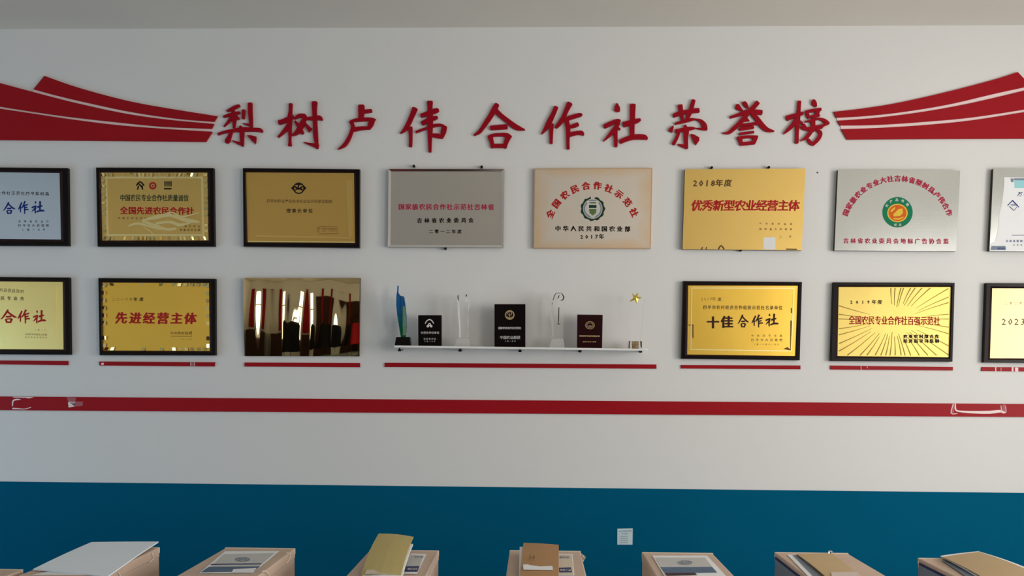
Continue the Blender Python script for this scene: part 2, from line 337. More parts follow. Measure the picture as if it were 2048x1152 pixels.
def line(mb, text, x0, y0, x1, y1, h, y, wfac=None, bold=0.012, slant=0.0):
    """characters spread evenly with centres from (x0,y0) to (x1,y1) px, h px tall"""
    n = len(text)
    if h < 12: mark(mb, 'text_line')
    for i, ch in enumerate(text):
        t = i/(n-1) if n > 1 else 0
        if ch == ' ': continue
        if h >= 12: mark(mb, 'character')
        sx = h if wfac is None else wfac*abs(x1-x0)/max(1, n-1)
        put(mb, ch, x0+(x1-x0)*t, y0+(y1-y0)*t, sx, h, y, 0, bold, slant)
def arc(mb, text, cx, cyy, rx, ry, a0, a1, h, y, bold=0.02):
    n = len(text)
    for i, ch in enumerate(text):
        a = math.radians(a0+(a1-a0)*i/(n-1))
        x = cx+rx*math.sin(a); yy = cyy-ry*math.cos(a)
        if h >= 10: mark(mb, 'character')
        put(mb, ch, x, yy, h, h, y, math.atan2(ry*math.sin(a), rx*math.cos(a)), bold)
def ring(mb, cx, cyy, ro, ri, y, n=28, sq=1.0, wob=0):
    o = [(cx+(ro+wob*math.cos(12*2*PI*k/n*1.0))*math.cos(2*PI*k/n), cyy+sq*(ro+wob*math.cos(12*2*PI*k/n))*math.sin(2*PI*k/n)) for k in range(n)]
    if ri <= 0: mb.flat(o, y); return
    i_ = [(cx+ri*math.cos(2*PI*k/n), cyy+sq*ri*math.sin(2*PI*k/n)) for k in range(n)]
    vs = [P(a, b, y) for a, b in o+i_]; mb.add(vs, [[k, (k+1) % n, n+(k+1) % n, n+k] for k in range(n)])
def lerp2(q, u, v):                         # q = TL TR BR BL
    a = [q[0][i]+(q[1][i]-q[0][i])*u for i in (0, 1)]; b = [q[3][i]+(q[2][i]-q[3][i])*u for i in (0, 1)]
    return (a[0]+(b[0]-a[0])*v, a[1]+(b[1]-a[1])*v)
def inset(q, l, t, r, b):                   # in pixels
    return [(q[0][0]+l, q[0][1]+t), (q[1][0]-r, q[1][1]+t), (q[2][0]-r, q[2][1]-b), (q[3][0]+l, q[3][1]-b)]
def quadring(mb, qo, qi, yo, yi, yb=None):
    """ring between two quads; yo / yi depths of outer and inner edge, yb depth of the wall side"""
    O = [P(x, y, yo) for x, y in qo]; I = [P(x, y, yi) for x, y in qi]
    if yb is None: mb.add(O+I, [[k, (k+1) % 4, 4+(k+1) % 4, 4+k] for k in range(4)]); return
    Ob = [Vector((v.x, yb, v.z)) for v in O]; Ib = [Vector((v.x, yb, v.z)) for v in I]
    fs = []
    for k in range(4):
        j = (k+1) % 4
        fs += [[k, j, 4+j, 4+k], [k, 8+k, 8+j, j], [4+k, 4+j, 12+j, 12+k], [8+k, 12+k, 12+j, 8+j]]
    mb.add(O+I+Ob+Ib, fs)
def struct(o): o['kind'] = 'structure'; return o

# ------------------------------------------------------------------ the room
zt = P(1024, 974).z                         # top of the teal paint
m = MB(); m.box((XL, 0, 0), (XR, 0.2, ZC)); wb = struct(m.build('wall_back', M['wall']))
# the painted edge runs very slightly downhill to the right
a = P(-60, 962.4, -0.003); b = P(2110, 986.6, -0.003)
sl = (b.z-a.z)/(b.x-a.x); z0 = a.z+sl*(XL-a.x); z1 = a.z+sl*(XR-a.x)
m = MB(); m.prism([(XL, -0.003, 0.0), (XR, -0.003, 0.0), (XR, -0.003, z1), (XL, -0.003, z0)], [(XL, 0, 0.0), (XR, 0, 0.0), (XR, 0, z1), (XL, 0, z0)])
m.build('painted_dado', M['teal'], wb)['label'] = 'dark teal painted lower part of the wall'
m = MB(); m.box((XL-0.2, YB-0.2, -0.1), (XR+0.2, 0.2, 0)); struct(m.build('floor', M['floor']))
m = MB(); m.box((XL-0.2, YB-0.2, ZC), (XR+0.2, 0.2, ZC+0.15)); struct(m.build('ceiling', M['ceil']))
m = MB(); m.box((XL-0.1, YB, 0), (XL, DOOR_L[0], ZC)); m.box((XL-0.1, DOOR_L[1], 0), (XL, 0, ZC)); m.box((XL-0.1, DOOR_L[0], 2.15), (XL, DOOR_L[1], ZC)); struct(m.build('wall_left', M['wall']))
m = MB(); a, b = DOOR_L
for u0, u1, v0, v1 in ((a, a+.06, 0, 2.15), (b-.06, b, 0, 2.15), (a+.06, b-.06, 2.09, 2.15), ((a+b)/2-.03, (a+b)/2+.03, 0, 2.09)): m.box((XL-.07, u0, v0), (XL-.02, u1, v1))
struct(m.build('door_1', M['winframe']))
def wall_with_windows(name, axis, p0, p1, c0, c1, wins, zb=0.9, zh=2.8):
    m = MB(); segs = []; cur = p0
    for a, b in sorted(wins):
        segs.append((cur, a, 0, ZC)); segs.append((a, b, 0, zb)); segs.append((a, b, zh, ZC)); cur = b
    segs.append((cur, p1, 0, ZC))
    for a, b, z0, z1 in segs:
        if axis == 'y': m.box((c0, a, z0), (c1, b, z1))
        else: m.box((a, c0, z0), (b, c1, z1))
    return struct(m.build(name, M['wall']))
wr = wall_with_windows('wall_right', 'y', YB, 0, XR, XR+0.1, WIN_R)
wf = wall_with_windows('wall_front', 'x', XL, XR, YB-0.1, YB, WIN_B)
wi = 1
for axis, wins in (('y', WIN_R), ('x', WIN_B)):
    for a, b in wins:
        m = MB()
        def bar(u0, u1, z0, z1):
            if axis == 'y': m.box((XR+0.02, u0, z0), (XR+0.06, u1, z1))
            else: m.box((u0, YB-0.06, z0), (u1, YB-0.02, z1))
        bar(a, b, 0.9, 0.95); bar(a, b, 2.75, 2.8); bar(a, a+0.05, 0.95, 2.75); bar(b-0.05, b, 0.95, 2.75)
        bar((a+b)/2-0.03, (a+b)/2+0.03, 0.95, 2.75); bar(a+0.05, (a+b)/2-0.03, 2.1, 2.15); bar((a+b)/2+0.03, b-0.05, 2.1, 2.15)
        struct(m.build('window_%d' % wi, M['winframe'])); wi += 1

# ------------------------------------------------------------------ red wings either side of the title
def wing(label, bands, gaps, f):
    pts = [f(*p) for p in bands[2][0]+bands[2][1]]
    c = P(sum(p[0] for p in pts)/len(pts), max(p[1] for p in pts), 0)
    t = empty('wing_decoration', c, label, 'wall decoration')
    def rail(q):
        return [(x, y) for x, y, _ in crom([(a, b, 0.0) for a, b in q], 6)]
    for top, bot in bands:
        tp = rail([f(*p) for p in top]); bt = rail([f(*p) for p in bot])
        m = MB(); m.poly(tp+bt[::-1], -0.0005, -0.010); m.build('red_band', M['red'], t)
    for up, lo in gaps:
        tp = rail([f(*p) for p in up]); bt = rail([f(*p) for p in lo])
        m = MB(); m.poly(tp+bt[::-1], -0.0005, -0.004); m.build('halo_line', M['pink'], t)  # added strip: bright halo between the bands put into colour
    return t
Az = [(378,220),(650,315),(1000,412),(1300,475),(1855,565)]; Ab = [(285,335),(470,385),(700,440),(1100,525),(1500,585),(1825,612)]
Bz = [(-150,240),(0,282),(280,357),(600,440),(1000,530),(1400,590),(1825,630)]; Bb = [(-150,458),(0,483),(300,530),(600,572),(1000,617),(1400,655),(1805,672)]
Cz = [(-150,475),(0,500),(300,545),(600,590),(1000,640),(1400,672),(1810,697)]; Cb = [(-150,766),(0,767),(1000,775),(1755,783)]
fl = lambda x, y: (x/4.267, 100+y/4.267)
wing('three red curved bands sweeping up to the left, left of the title characters', [(Az, Ab), (Bz, Bb), (Cz, Cb)], [([(285,335),(470,385),(700,440),(1100,525),(1500,585),(1825,612)], [(280,357),(470,407),(700,463),(1100,547),(1500,602),(1825,630)]), (Bb, Cz)], fl)
Az = [(425,527),(700,495),(1000,445),(1400,355),(1800,250),(1995,187)]; Ab = [(447,577),(700,562),(1000,530),(1400,465),(1800,372),(2048,318),(2105,302)]
Bz = [(457,603),(800,577),(1200,525),(1600,452),(2048,347),(2200,305)]; Bb = [(480,643),(800,638),(1200,612),(1600,575),(2048,508),(2200,480)]
Cz = [(490,675),(800,665),(1200,640),(1600,600),(2048,530),(2200,505)]; Cb = [(540,763),(1200,758),(2200,755)]
fr = lambda x, y: (1568+x/4.267, 100+y/4.267)
wing('three red curved bands sweeping up to the right, right of the title characters', [(Az, Ab), (Bz, Bb), (Cz, Cb)], [(Ab, [(457,603),(800,577),(1200,525),(1600,452),(2048,347),(2105,334)]), (Bb, Cz)], fr)

# ------------------------------------------------------------------ the ten title characters
for ch, lab in zip('梨树卢伟合作社荣誉榜', ['first red title character, right beside the left red bands', 'second red title character, two tall strokes with a hooked foot on the right', 'third red title character, short top and one long tail sweeping down left', 'fourth red title character, above the grey steel plaque, two long upright strokes', 'fifth red title character, wide pointed roof over a small open square', 'sixth red title character, above the champagne plaque, two slanted strokes and a comb shape', 'seventh red title character, loose round dot at upper left', 'eighth red title character, above the 2018 gold plaque, with two short upright top strokes', 'ninth red title character, fan of strokes over stacked bars and a small square', 'tenth and last red title character, next to the right red bands, two small loops']):
    m = MB(); brush(m, ch, -0.001, -0.011, None, 6)
    tag(m.build('title_character', M['redletter']), lab, 'character')

# ------------------------------------------------------------------ long and short red strips
def strip(name, label, q, group=None, t=-0.006, patches=()):
    m = MB(); m.poly(q, -0.0005, t); o = m.build(name, M['red'])
    tag(o, label, 'strip', group)
    for kind, pts in patches:
        m = MB()
        if kind == 's': add_stroke(m, pts, None, t-0.0006, 3)
        else: m.flat(pts, t-0.0005)
        m.build('pale_mark', M['pink'] if kind != 'p' else M['palered'], o)  # lighter marks laid flat on the strip
    return o
M['palered'] = mat('pale_red_film', (0.45, 0.13, 0.15), 0.4)
strip('red_stripe', 'long red stripe across the whole wall above the teal paint', [(-60, 792.5), (2110, 808.5), (2110, 834.5), (-60, 820)], t=-0.007,
      patches=[('s', [(25, 812, 2), (26, 802, 3), (33, 799, 3), (41, 799, 1)]), ('s', [(25, 817, 3), (38, 817.5, 2), (50, 818, 1.5), (62, 814.5, 1.5)]), ('q', [(25, 793.5), (68, 794), (58, 797), (50, 795.5), (27, 795)]),
               ('p', [(133, 794), (152, 795), (151, 803), (166, 803), (165, 812), (150, 813), (136, 803)]), ('q', [(136, 805), (139, 803), (150, 804), (149, 813), (137, 815)]),
               ('s', [(1907, 807.5, 1.6), (1902, 826.5, 1.6), (1915, 827, 1.2)]), ('p', [(1904, 808), (1909, 808), (1908, 826), (1902, 826)]), ('s', [(1911, 807.5, 2), (1911, 818, 3), (1918, 822.5, 3), (1950, 824.5, 5), (1980, 824.5, 6), (2000, 822.5, 5), (2009, 825, 3)]),
               ('p', [(2005, 809), (2011, 809), (2013, 826), (2004, 826)]), ('s', [(2002, 811, 1.4), (2004, 825, 1.6), (2012, 824, 1.4), (2011, 812, 1)])])
gs = 'short red strips under the lower row of plaques'
strip('red_strip', 'short red strip under the plaque cut by the left picture edge', [(-60, 720.5), (136, 722), (136, 730.5), (-60, 728)], gs)
strip('red_strip', 'short red strip with pale marks under the black framed gold plaque second from left', [(198, 723), (430, 724.5), (429, 733), (199, 731)], gs, patches=[('q', [(202, 726), (208, 725.5), (207, 730), (203, 730)]), ('p', [(380, 725), (390, 725), (389, 732), (381, 732)]), ('s', [(381, 725, 1), (381.5, 732, 1)]), ('s', [(389, 725, 1), (389, 732, 1)])])
strip('red_strip', 'short red strip under the polished mirror plaque', [(489, 725), (720, 726), (720, 734.5), (489, 733)], gs)
strip('red_strip', 'wider red strip below the trophy shelf', [(769.5, 725.5), (1313, 729), (1313, 737.5), (769, 734)], gs)
strip('red_strip', 'short red strip under the black framed gold plaque right of the shelf', [(1362, 730), (1601, 731), (1601, 738.5), (1362, 737)], gs)
strip('red_strip', 'short red strip under the sunburst plaque', [(1661, 731), (1906, 734), (1906, 741), (1661, 739)], gs, patches=[('s', [(1722, 732, 1), (1722.5, 740, 1)]), ('s', [(1734, 733, 1), (1735, 736, 1)])])
strip('red_strip', 'short broken red strip under the plaque cut by the right picture edge', [(1964, 734), (2110, 735), (2110, 743.5), (1963, 742)], gs, patches=[('q', [(1990.5, 734), (1992.5, 734), (1992.5, 743), (1990.5, 743)]), ('q', [(2023.5, 734), (2027, 734), (2027, 743), (2023.5, 743)]), ('q', [(2030, 735), (2036.5, 735), (2036.5, 743), (2030, 743)]), ('s', [(2002, 735, .8), (2002, 743, .8)])])
m = MB(); m.poly([(1633, 344), (1636, 343.5), (1637, 346), (1634, 347)], 0, -0.001); struct(m.build('wall_speck', M['inkbrown']))  # small dark speck on the wall paint

# ------------------------------------------------------------------ plaques
gp1 = 'plaques in the upper row'; gp2 = 'plaques in the lower row'
def base(q, label, group, name='plaque'):
    c = P((q[2][0]+q[3][0])/2, (q[2][1]+q[3][1])/2, 0.0)
    return empty(name, c, label, 'plaque', group)
def framed(q, qi, label, group, plate, th=0.026, lip=None):
    """black lacquered frame: mitred members with a sloped inner lip, the metal sheet sunk in it"""
    t = base(q, label, group)
    m = MB(); qm = [tuple(q[k][i]*0.35+qi[k][i]*0.65 for i in (0, 1)) for k in range(4)]
    q0 = [(q[k][0]*0.9+qi[k][0]*0.1, q[k][1]*0.9+qi[k][1]*0.1) for k in range(4)]
    quadring(m, q, q0, -th+0.004, -th, None); quadring(m, q0, qm, -th, -th, None); 
    O = [P(x, y, -th+0.004) for x, y in q]; m.add(O+[Vector((v.x, -0.0005, v.z)) for v in O], [[k, 4+k, 4+(k+1) % 4, (k+1) % 4] for k in range(4)])
    f = m.build('frame', M['black'], t)
    m = MB(); quadring(m, qm, qi, -th, -th+0.008, None); m.build('inner_lip', lip or M['blackin'], t)
    m = MB(); qb = inset(q, 3, 3, 3, 3); m.poly(qb, -0.001, -th+0.014); m.build('backing_board', M['blackin'], t)
    m = MB(); m.poly(inset(qi, -0.8, -0.8, -0.8, -0.8), -th+0.013, -th+0.0095); m.build('metal_sheet', plate, t)
    return t, -th+0.0093
def bare(q, label, group, plate, th=0.022, edge=None):
    t = base(q, label, group)
    m = MB()
    fr_ = [P(x, y, -th) for x, y in q]; bk = [Vector((v.x, -0.004, v.z)) for v in fr_]
    m.add(fr_+[Vector((v.x, -th+0.002, v.z)) for v in fr_], [[0, 1, 2, 3], [7, 6, 5, 4]]+[[k, 4+k, 4+(k+1) % 4, (k+1) % 4] for k in range(4)])
    m.build('metal_sheet', plate, t)
    m = MB(); m.prism([Vector((v.x, -th+0.002, v.z)) for v in fr_], bk); m.build('box_edge', edge or M['edge'], t)
    return t, -th-0.0003
def lettering(t, y, items, name='lettering'):
    """items: (material key, function filling a mesh)"""
    for mk, fn in items:
        m = MB(); m.open = True; m.marks = [(0, 0, 'emblem' if name == 'lettering' else name)]; fn(m); split_build(m, M[mk], t)
def split_build(m, mt, t):
    mk_ = m.marks+[(len(m.v), len(m.f), '')]
    for (v0, f0, nm), (v1, f1, _) in zip(mk_[:-1], mk_[1:]):
        if f1 <= f0: continue
        q_ = MB(); q_.open = True; q_.v = m.v[v0:v1]; q_.f = [[i-v0 for i in f] for f in m.f[f0:f1]]; q_.m = [0]*len(q_.f)
        o = q_.build(nm, mt, t)
        if nm == 'text_line': o['kind'] = 'stuff'
def ridge(t, qo, wpx, y, mk='gold_pol', h=0.0015):
    m = MB(); quadring(m, qo, inset(qo, wpx, wpx, wpx, wpx), y-h, y-h, y+0.001); m.build('border_line', M[mk], t)
def teeth(t, qo, wpx, y, mk, nx, ny):
    """embossed trim: a row of little tilted facets round the sheet, joined (too small to pick apart)"""
    m = MB(); m.open = True; rnd = random.Random(nx*31+ny)
    def tile(a, b, c, d):
        tx = rnd.uniform(-1, 1)*0.0035; tz = rnd.uniform(-1, 1)*0.0035
        ys = [y-0.004-tx-tz, y-0.004+tx-tz, y-0.004+tx+tz, y-0.004-tx+tz]
        m.add([P(p[0], p[1], yy) for p, yy in zip((a, b, c, d), ys)], [[0, 1, 2, 3]])
    for i in range(nx):
        if rnd.random() < 0.3: continue
        u0, u1 = i/nx+0.004, (i+0.62)/nx
        for v0, v1 in ((0, 1), (1, 0)):
            p0 = lerp2(qo, u0, v0); p1 = lerp2(qo, u1, v0); s = wpx if v0 == 0 else -wpx
            sk = (0.5-u0)*6
            tile(p0, p1, (p1[0]+sk, p1[1]+s), (p0[0]+sk, p0[1]+s))
    for i in range(ny):
        if rnd.random() < 0.2: continue
        v0, v1 = i/ny+0.01, (i+0.6)/ny
        for u0 in (0, 1):
            p0 = lerp2(qo, u0, v0); p1 = lerp2(qo, u0, v1); s = wpx if u0 == 0 else -wpx
            tile(p0, (p0[0]+s, p0[1]), (p1[0]+s, p1[1]), p1)
    m.build('embossed_trim', M[mk], t)['kind'] = 'stuff'

# --- upper row, 1: cut by the left edge of the picture
q = [(-100, 334), (135, 336), (137, 492), (-100, 491)]; qi = [(-88, 343), (119, 346), (122, 479), (-88, 477)]
t, y = framed(q, qi, 'black framed steel plaque with painted pale blue reflection and blue 合作社, cut by left picture edge', gp1, M['bluerefl'])
lettering(t, y, [('ink', lambda m: line(m, '吉林省农民专业合作社示范社四平梨树县', -70, 385, 94, 387.5, 8, y)), ('inkblue', lambda m: [brush(m, '合', None, y, (6, 404, 31, 428), 2), brush(m, '作', None, y, (36, 402, 57, 428), 2), brush(m, '社', None, y, (63, 402, 89, 427), 2)]),
                 ('ink', lambda m: [line(m, '吉林省农业厅', 39, 442.5, 95, 443, 5, y), line(m, '四平市人民政府', 39, 451, 95, 451, 6, y), line(m, '二零一五年', 46, 460, 88, 459, 5, y)])])
# --- upper row, 2
q = [(192, 335), (427, 336), (429, 493), (195, 493)]; qi = [(201, 345), (415, 345), (417, 481), (204, 481)]
t, y = framed(q, qi, 'black framed gold plaque with three small emblems over green and red lines', gp1, M['gold'])
teeth(t, inset(qi, 1, 1, 1, 1), 7, y, 'gold_pol', 26, 12)
ridge(t, inset(qi, 9, 8, 9, 9), 4, y, 'gold_lite')
def em1(m):
    add_stroke(m, [(273, 371, 3), (280, 363, 3), (288, 371, 3)], None, y, 2); add_stroke(m, [(276, 366, 3), (284, 374, 3)], None, y-0.0001, 2); add_stroke(m, [(277, 372, 3), (275, 379, 3)], None, y, 2); add_stroke(m, [(284, 371, 3), (285, 379, 3)], None, y-0.0001, 2)
    for k in range(4): add_stroke(m, [(330+k*4, 363, 3), (330+k*4, 373, 2)], None, y, 2)
    m.flat([(328, 376), (343, 376), (343, 379), (328, 379)], y)
lettering(t, y, [('ink', em1), ('inkred', lambda m: ring(m, 305.5, 371.5, 7.5, 0, y)), ('inkgold', lambda m: ring(m, 305.5, 371.5, 4, 2, y-0.0003)), 
                 ('dkgreen', lambda m: line(m, '中国农民专业合作社质量诚信', 245, 395.5, 372, 396, 14, y, wfac=1.0, bold=0.02)),
                 ('inkred', lambda m: line(m, '全国先进农民合作社', 248, 421, 380, 422, 16, y, bold=0.04)),
                 ('inkbrown', lambda m: [line(m, '中国农村合作经济', 238, 436, 300, 437, 5, y), line(m, '中国合作社', 362, 452, 398, 453, 5, y), line(m, '质量诚信监督', 362, 460, 398, 460, 5, y)]),
                 ])
m = MB(); 
for k, (a, b, c) in enumerate([([(257,452,3),(275,447,5),(300,453,4),(320,458,3),(352,457,4)],0,0), ([(285,442,5),(310,451,6),(335,459,5),(352,458,3)],0,0), ([(286,440,3),(310,435,8),(335,430,7),(352,434,6),(372,440,8),(398,444,4)],0,0), ([(312,447,5),(340,444,6),(360,450,6),(385,444,3)],0,0), ([(330,428,3),(345,425,3),(362,434,4),(380,430,3),(398,426,2)],0,0), ([(288,455,2),(300,462,2),(306,468,2)],0,0)]):
    add_stroke(m, a, y+0.0005, y-0.002-0.0004*k, 4)
m.build('relief_motif', M['gold_lite'], t)['label'] = 'raised gold ribbon relief'
# --- upper row, 3
q = [(485.5, 336), (719.5, 338.5), (719, 496), (487, 493)]; qi = [(491.5, 344.5), (708, 346), (710, 486), (495, 484)]
t, y = framed(q, qi, 'black framed plain bronze gold plaque with a round black winged emblem', gp1, M['gold_br'])
m = MB(); m.poly([(512, 470), (701, 474), (700, 478), (511, 474)], y+.001, y-.003); m.poly([(692, 361), (704, 361), (704, 474), (697, 474)], y+.001, y-.0028); m.build('border_line', M['gold'], t)
m = MB(); m.poly([(496, 481.5), (709, 483), (709.5, 485.5), (496, 484.3)], y+.001, y-.003); m.build('lower_rim', M['gold_cream'], t)
def em2(m):
    ring(m, 597.5, 376.5, 11.5, 9, y, 28); m.flat([(582, 376.5), (587, 371), (588, 382)], y); m.flat([(613, 376.5), (608, 371), (607, 382)], y)
    add_stroke(m, [(590, 373, 3), (597, 378, 4), (605, 373, 3)], None, y-.0001, 3); add_stroke(m, [(598, 369, 2), (596, 375, 3), (590, 381, 2)], None, y-.0002, 2); add_stroke(m, [(600, 377, 4), (605, 380, 3)], None, y-.0003, 2)
    m.flat([(590, 367.5), (605, 367.5), (603, 370), (592, 370)], y-.0004)
lettering(t, y, [('ink', em2), ('inkbrown', lambda m: line(m, '四平市农业产业化龙头企业示范单位梨树', 537, 402, 661, 403, 7.5, y)), ('ink', lambda m: line(m, '理事长单位', 577, 421.5, 621, 421.5, 9, y, bold=0.02)),
                 ('inkbrown', lambda m: [line(m, '吉林省工商局监制', 644, 457, 672, 458, 3.6, y), line(m, '二零一六年五月', 644, 462, 672, 462, 3.2, y), add_stroke(m, [(636, 465, .8), (634, 456, .8), (640, 453, .8), (676, 453.5, .9), (676.5, 467, .9), (638, 468, .9), (638, 455, 1.4)], None, y, 1)])])
# --- upper row, 4: grey steel sheet in a thin steel rim
q = [(777, 338), (1008.5, 338), (1006.5, 495), (775.5, 494)]
t, y = bare(q, 'grey steel plaque with thin polished rim and a crimson line of characters', gp1, M['silver_d'], 0.02)
m = MB(); quadring(m, q, inset(q, 5, 4.5, 5, 4.5), y-0.005, y-0.003, y+0.0005); m.build('polished_rim', M['silver_pol'], t)
lettering(t, y, [('inkmag', lambda m: line(m, '国家级农民合作社示范社吉林省', 803, 413.5, 982, 414, 12.5, y, bold=0.04)), ('ink', lambda m: [line(m, '吉林省农业委员会', 839, 441, 942, 440.5, 10, y, bold=.05), line(m, '二零一二年度', 862, 463, 919, 463, 8.5, y, bold=.04)])])
def pin(t, x, yy, dy=0):
    m = MB(); p = P(x, yy, -0.012); m.tube([p+Vector((0, 0.012, 0)), p+Vector((0, -0.008, 0)), p+Vector((0, -0.011, 0))], [0.006, 0.0065, 0.004], 10); m.build('fixing_pin', M['black'], t)
pin(t, 828, 332.5); pin(t, 963.5, 334); pin(t, 891, 497.5)
# --- upper row, 5: champagne sheet
q = [(1069, 337), (1305, 336), (1301.5, 497), (1067, 496.5)]
t, y = bare(q, 'champagne coloured plaque with red arched characters over a dark green shield emblem', gp1, M['tan'], 0.018, M['tanedge'])
m = MB(); quadring(m, q, inset(q, 1.5, 1.5, 1.5, 1.5), y-0.0006, y-0.0006, y+0.0002); m.build('border_line', M['tanedge'], t)
def em3(m):
    n = 36; pts = []
    for k in range(n):
        a = 2*PI*k/n; r = 24+1.3*math.cos(11*a); pts.append((1185.5+r*math.cos(a), 417.5+r*1.0*math.sin(a)))
    vs = [P(a, b, y) for a, b in pts]+[P(1185.5+19.5*math.cos(2*PI*k/n), 417.5+20*math.sin(2*PI*k/n), y) for k in range(n)]
    m.add(vs, [[k, (k+1) % n, n+(k+1) % n, n+k] for k in range(n) if not (k in (26, 27))])
lettering(t, y, [('inkred', lambda m: arc(m, '全国农民合作社示范社', 1185, 467, 92, 96, -66, 64, 16.5, y, 0.055)), ('dkgreen', em3),
                 ('labgrey', lambda m: ring(m, 1185.5, 417.5, 18.5, 15.5, y, 24)),
                 ('silver_pol', lambda m: m.flat([(1174, 402), (1197, 402), (1198, 425), (1194, 430), (1185.5, 437), (1177, 430), (1173, 425)], y-.0003)),
                 ('olive', lambda m: [m.flat([(1178, 404), (1193, 404), (1191, 407), (1180, 407)], y-.0006), m.flat([(1178, 418), (1193, 418), (1192, 426), (1185.5, 431), (1179, 426)], y-.0006)]),
                 ('dkgreen', lambda m: m.flat([(1178, 410), (1193, 410), (1193, 416), (1178, 416)], y-.0006)),
                 ('ink', lambda m: [line(m, '中华人民共和国农业部', 1116, 457, 1255, 458, 11.5, y, bold=.045), line(m, '2017年', 1163.5, 473.5, 1203, 473, 10.5, y, bold=.04)])])
# --- upper row, 6: bare gold sheet, 2018
q = [(1370, 338.5), (1611, 337), (1603.5, 500.5), (1365, 498.5)]
t, y = bare(q, 'plain gold plaque dated 2018年度 with red 优秀新型农业经营主体', gp1, M['gold'], 0.024, M['edge'])
lettering(t, y, [('inkbrown', lambda m: [line(m, '2018', 1390.5, 366, 1426, 366, 17, y, bold=.03, slant=.1), line(m, '年度', 1438.5, 366, 1456, 366, 15, y, bold=.035, slant=.1)]), ('inkred', lambda m: line(m, '优秀新型农业经营主体', 1394, 411, 1588, 411, 23, y, bold=.035, slant=.12)),
                 ('inkbrown', lambda m: [line(m, '中共梨树县委', 1521, 447, 1582, 448, 4.5, y), line(m, '梨树县人民政府', 1521, 458, 1582, 458.5, 4.8, y), line(m, '二月', 1561, 473, 1580, 473, 5, y)])])
m = MB(); m.flat([(1527, 475), (1551, 474), (1551, 499.5), (1526, 499)], y-.0003); m.build('small_sticker', M['white'], t)['label'] = 'small white sticker'
m = MB(); add_stroke(m, [(1403,499,3),(1405,494,2)], None, y, 2); add_stroke(m, [(1412,499,2),(1413,494,2)], None, y, 2); add_stroke(m, [(1437, 498, 3), (1442, 491, 3), (1448, 498, 3)], None, y, 2); m.flat([(1572, 497), (1594, 497.5), (1594, 500), (1572, 499.5)], y); m.build('dark_mark', M['inkbrown'], t)
pin(t, 1423, 335.5); pin(t, 1537, 335); pin(t, 1481, 500.5)
# --- upper row, 7: silver with arch and round green emblem
q = [(1676, 340), (1920.5, 341), (1912.5, 502.5), (1669, 501)]
t, y = bare(q, 'brushed silver plaque with crimson arched characters over a round green emblem', gp1, M['silver'], 0.024, M['edge'])
lettering(t, y, [('inkmag', lambda m: arc(m, '国家级农业专业大社吉林省梨树县卢伟合作', 1795, 466, 111, 109, -68, 68, 13, y, 0.055)), ('green', lambda m: ring(m, 1795, 424.5, 30.5, 0, y, 32)), ('yellow', lambda m: ring(m, 1795, 426, 20.5, 17.5, y-.0003, 28, 0.9)),
                 ('orange', lambda m: ring(m, 1795, 426, 18, 0, y-.0004, 28, 0.9)), ('yellow', lambda m: [m.flat([(1786, 429), (1797, 418), (1805, 417), (1806, 426), (1800, 432), (1788, 433)], y-.0008), add_stroke(m, [(1782, 423, 3), (1787, 418, 4), (1790, 415, 2)], None, y-.0008, 2), add_stroke(m, [(1787, 437, 2), (1798, 438, 3), (1807, 434, 1.5)], None, y-.0009, 2)]),
                 ('inkwhite', lambda m: [arc(m, '农产品地理', 1795, 424.5, 25, 25, -58, 52, 6, y-.0004, 0.02), line(m, '标志', 1791, 449.5, 1800, 449.5, 5.5, y-.0004)]),
                 ('inkmag', lambda m: line(m, '吉林省农业委员会地标广告协会监', 1692, 481.5, 1892, 482.5, 11, y, bold=.04))])
# --- upper row, 8: silver, cut by the right edge
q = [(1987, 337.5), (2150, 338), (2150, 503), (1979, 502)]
t, y = bare(q, 'silver plaque with print and a painted white and aqua window reflection, cut by right picture edge', gp1, M['silver'], 0.026, M['edge'])
m = MB(); m.poly([(2008.5, 354.5), (2140, 356), (2140, 502), (1979.5, 501.5), (1979.5, 491), (1984, 486), (1990, 483), (1994, 470), (1998, 447), (1998, 430), (2003, 410), (2006, 390), (2008, 370)], y+.0002, y-.0008); m.build('painted_window_reflection', M['paper'], t)  # bright window reflection on the steel, built as a flat white shape
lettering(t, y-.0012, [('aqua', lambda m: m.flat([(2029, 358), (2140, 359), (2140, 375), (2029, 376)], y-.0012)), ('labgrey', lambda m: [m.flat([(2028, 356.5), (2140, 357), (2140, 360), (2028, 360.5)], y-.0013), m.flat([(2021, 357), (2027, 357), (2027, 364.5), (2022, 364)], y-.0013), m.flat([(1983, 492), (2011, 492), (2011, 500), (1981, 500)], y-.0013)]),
                 ('inkblue', lambda m: [add_stroke(m, [(2015.5, 411, 1.6), (2025, 401, 1.6)], None, y-.0014, 1), add_stroke(m, [(2025, 401, 2.5), (2038, 414.5, 1.6)], None, y-.0015, 1), add_stroke(m, [(2019, 413, 1.4), (2028, 421, 1.4), (2034, 414, 1)], None, y-.0016, 1), line(m, '四平市', 2024, 410, 2033, 410, 5, y-.0014), line(m, '万里行', 2040, 388, 2066, 384, 10, y-.0014, slant=.3), add_stroke(m, [(2024, 470.5, .8), (2100, 469.5, .8)], None, y-.0014, 1), line(m, '吉林省梨树县农民专业合作社', 2014, 482, 2100, 482, 5, y-.0014), line(m, '合作社发展促进会理事单位', 2028, 490, 2110, 490, 3.4, y-.0014), line(m, '诚信单位', 1997, 497, 2010, 497, 5, y-.0014)])])
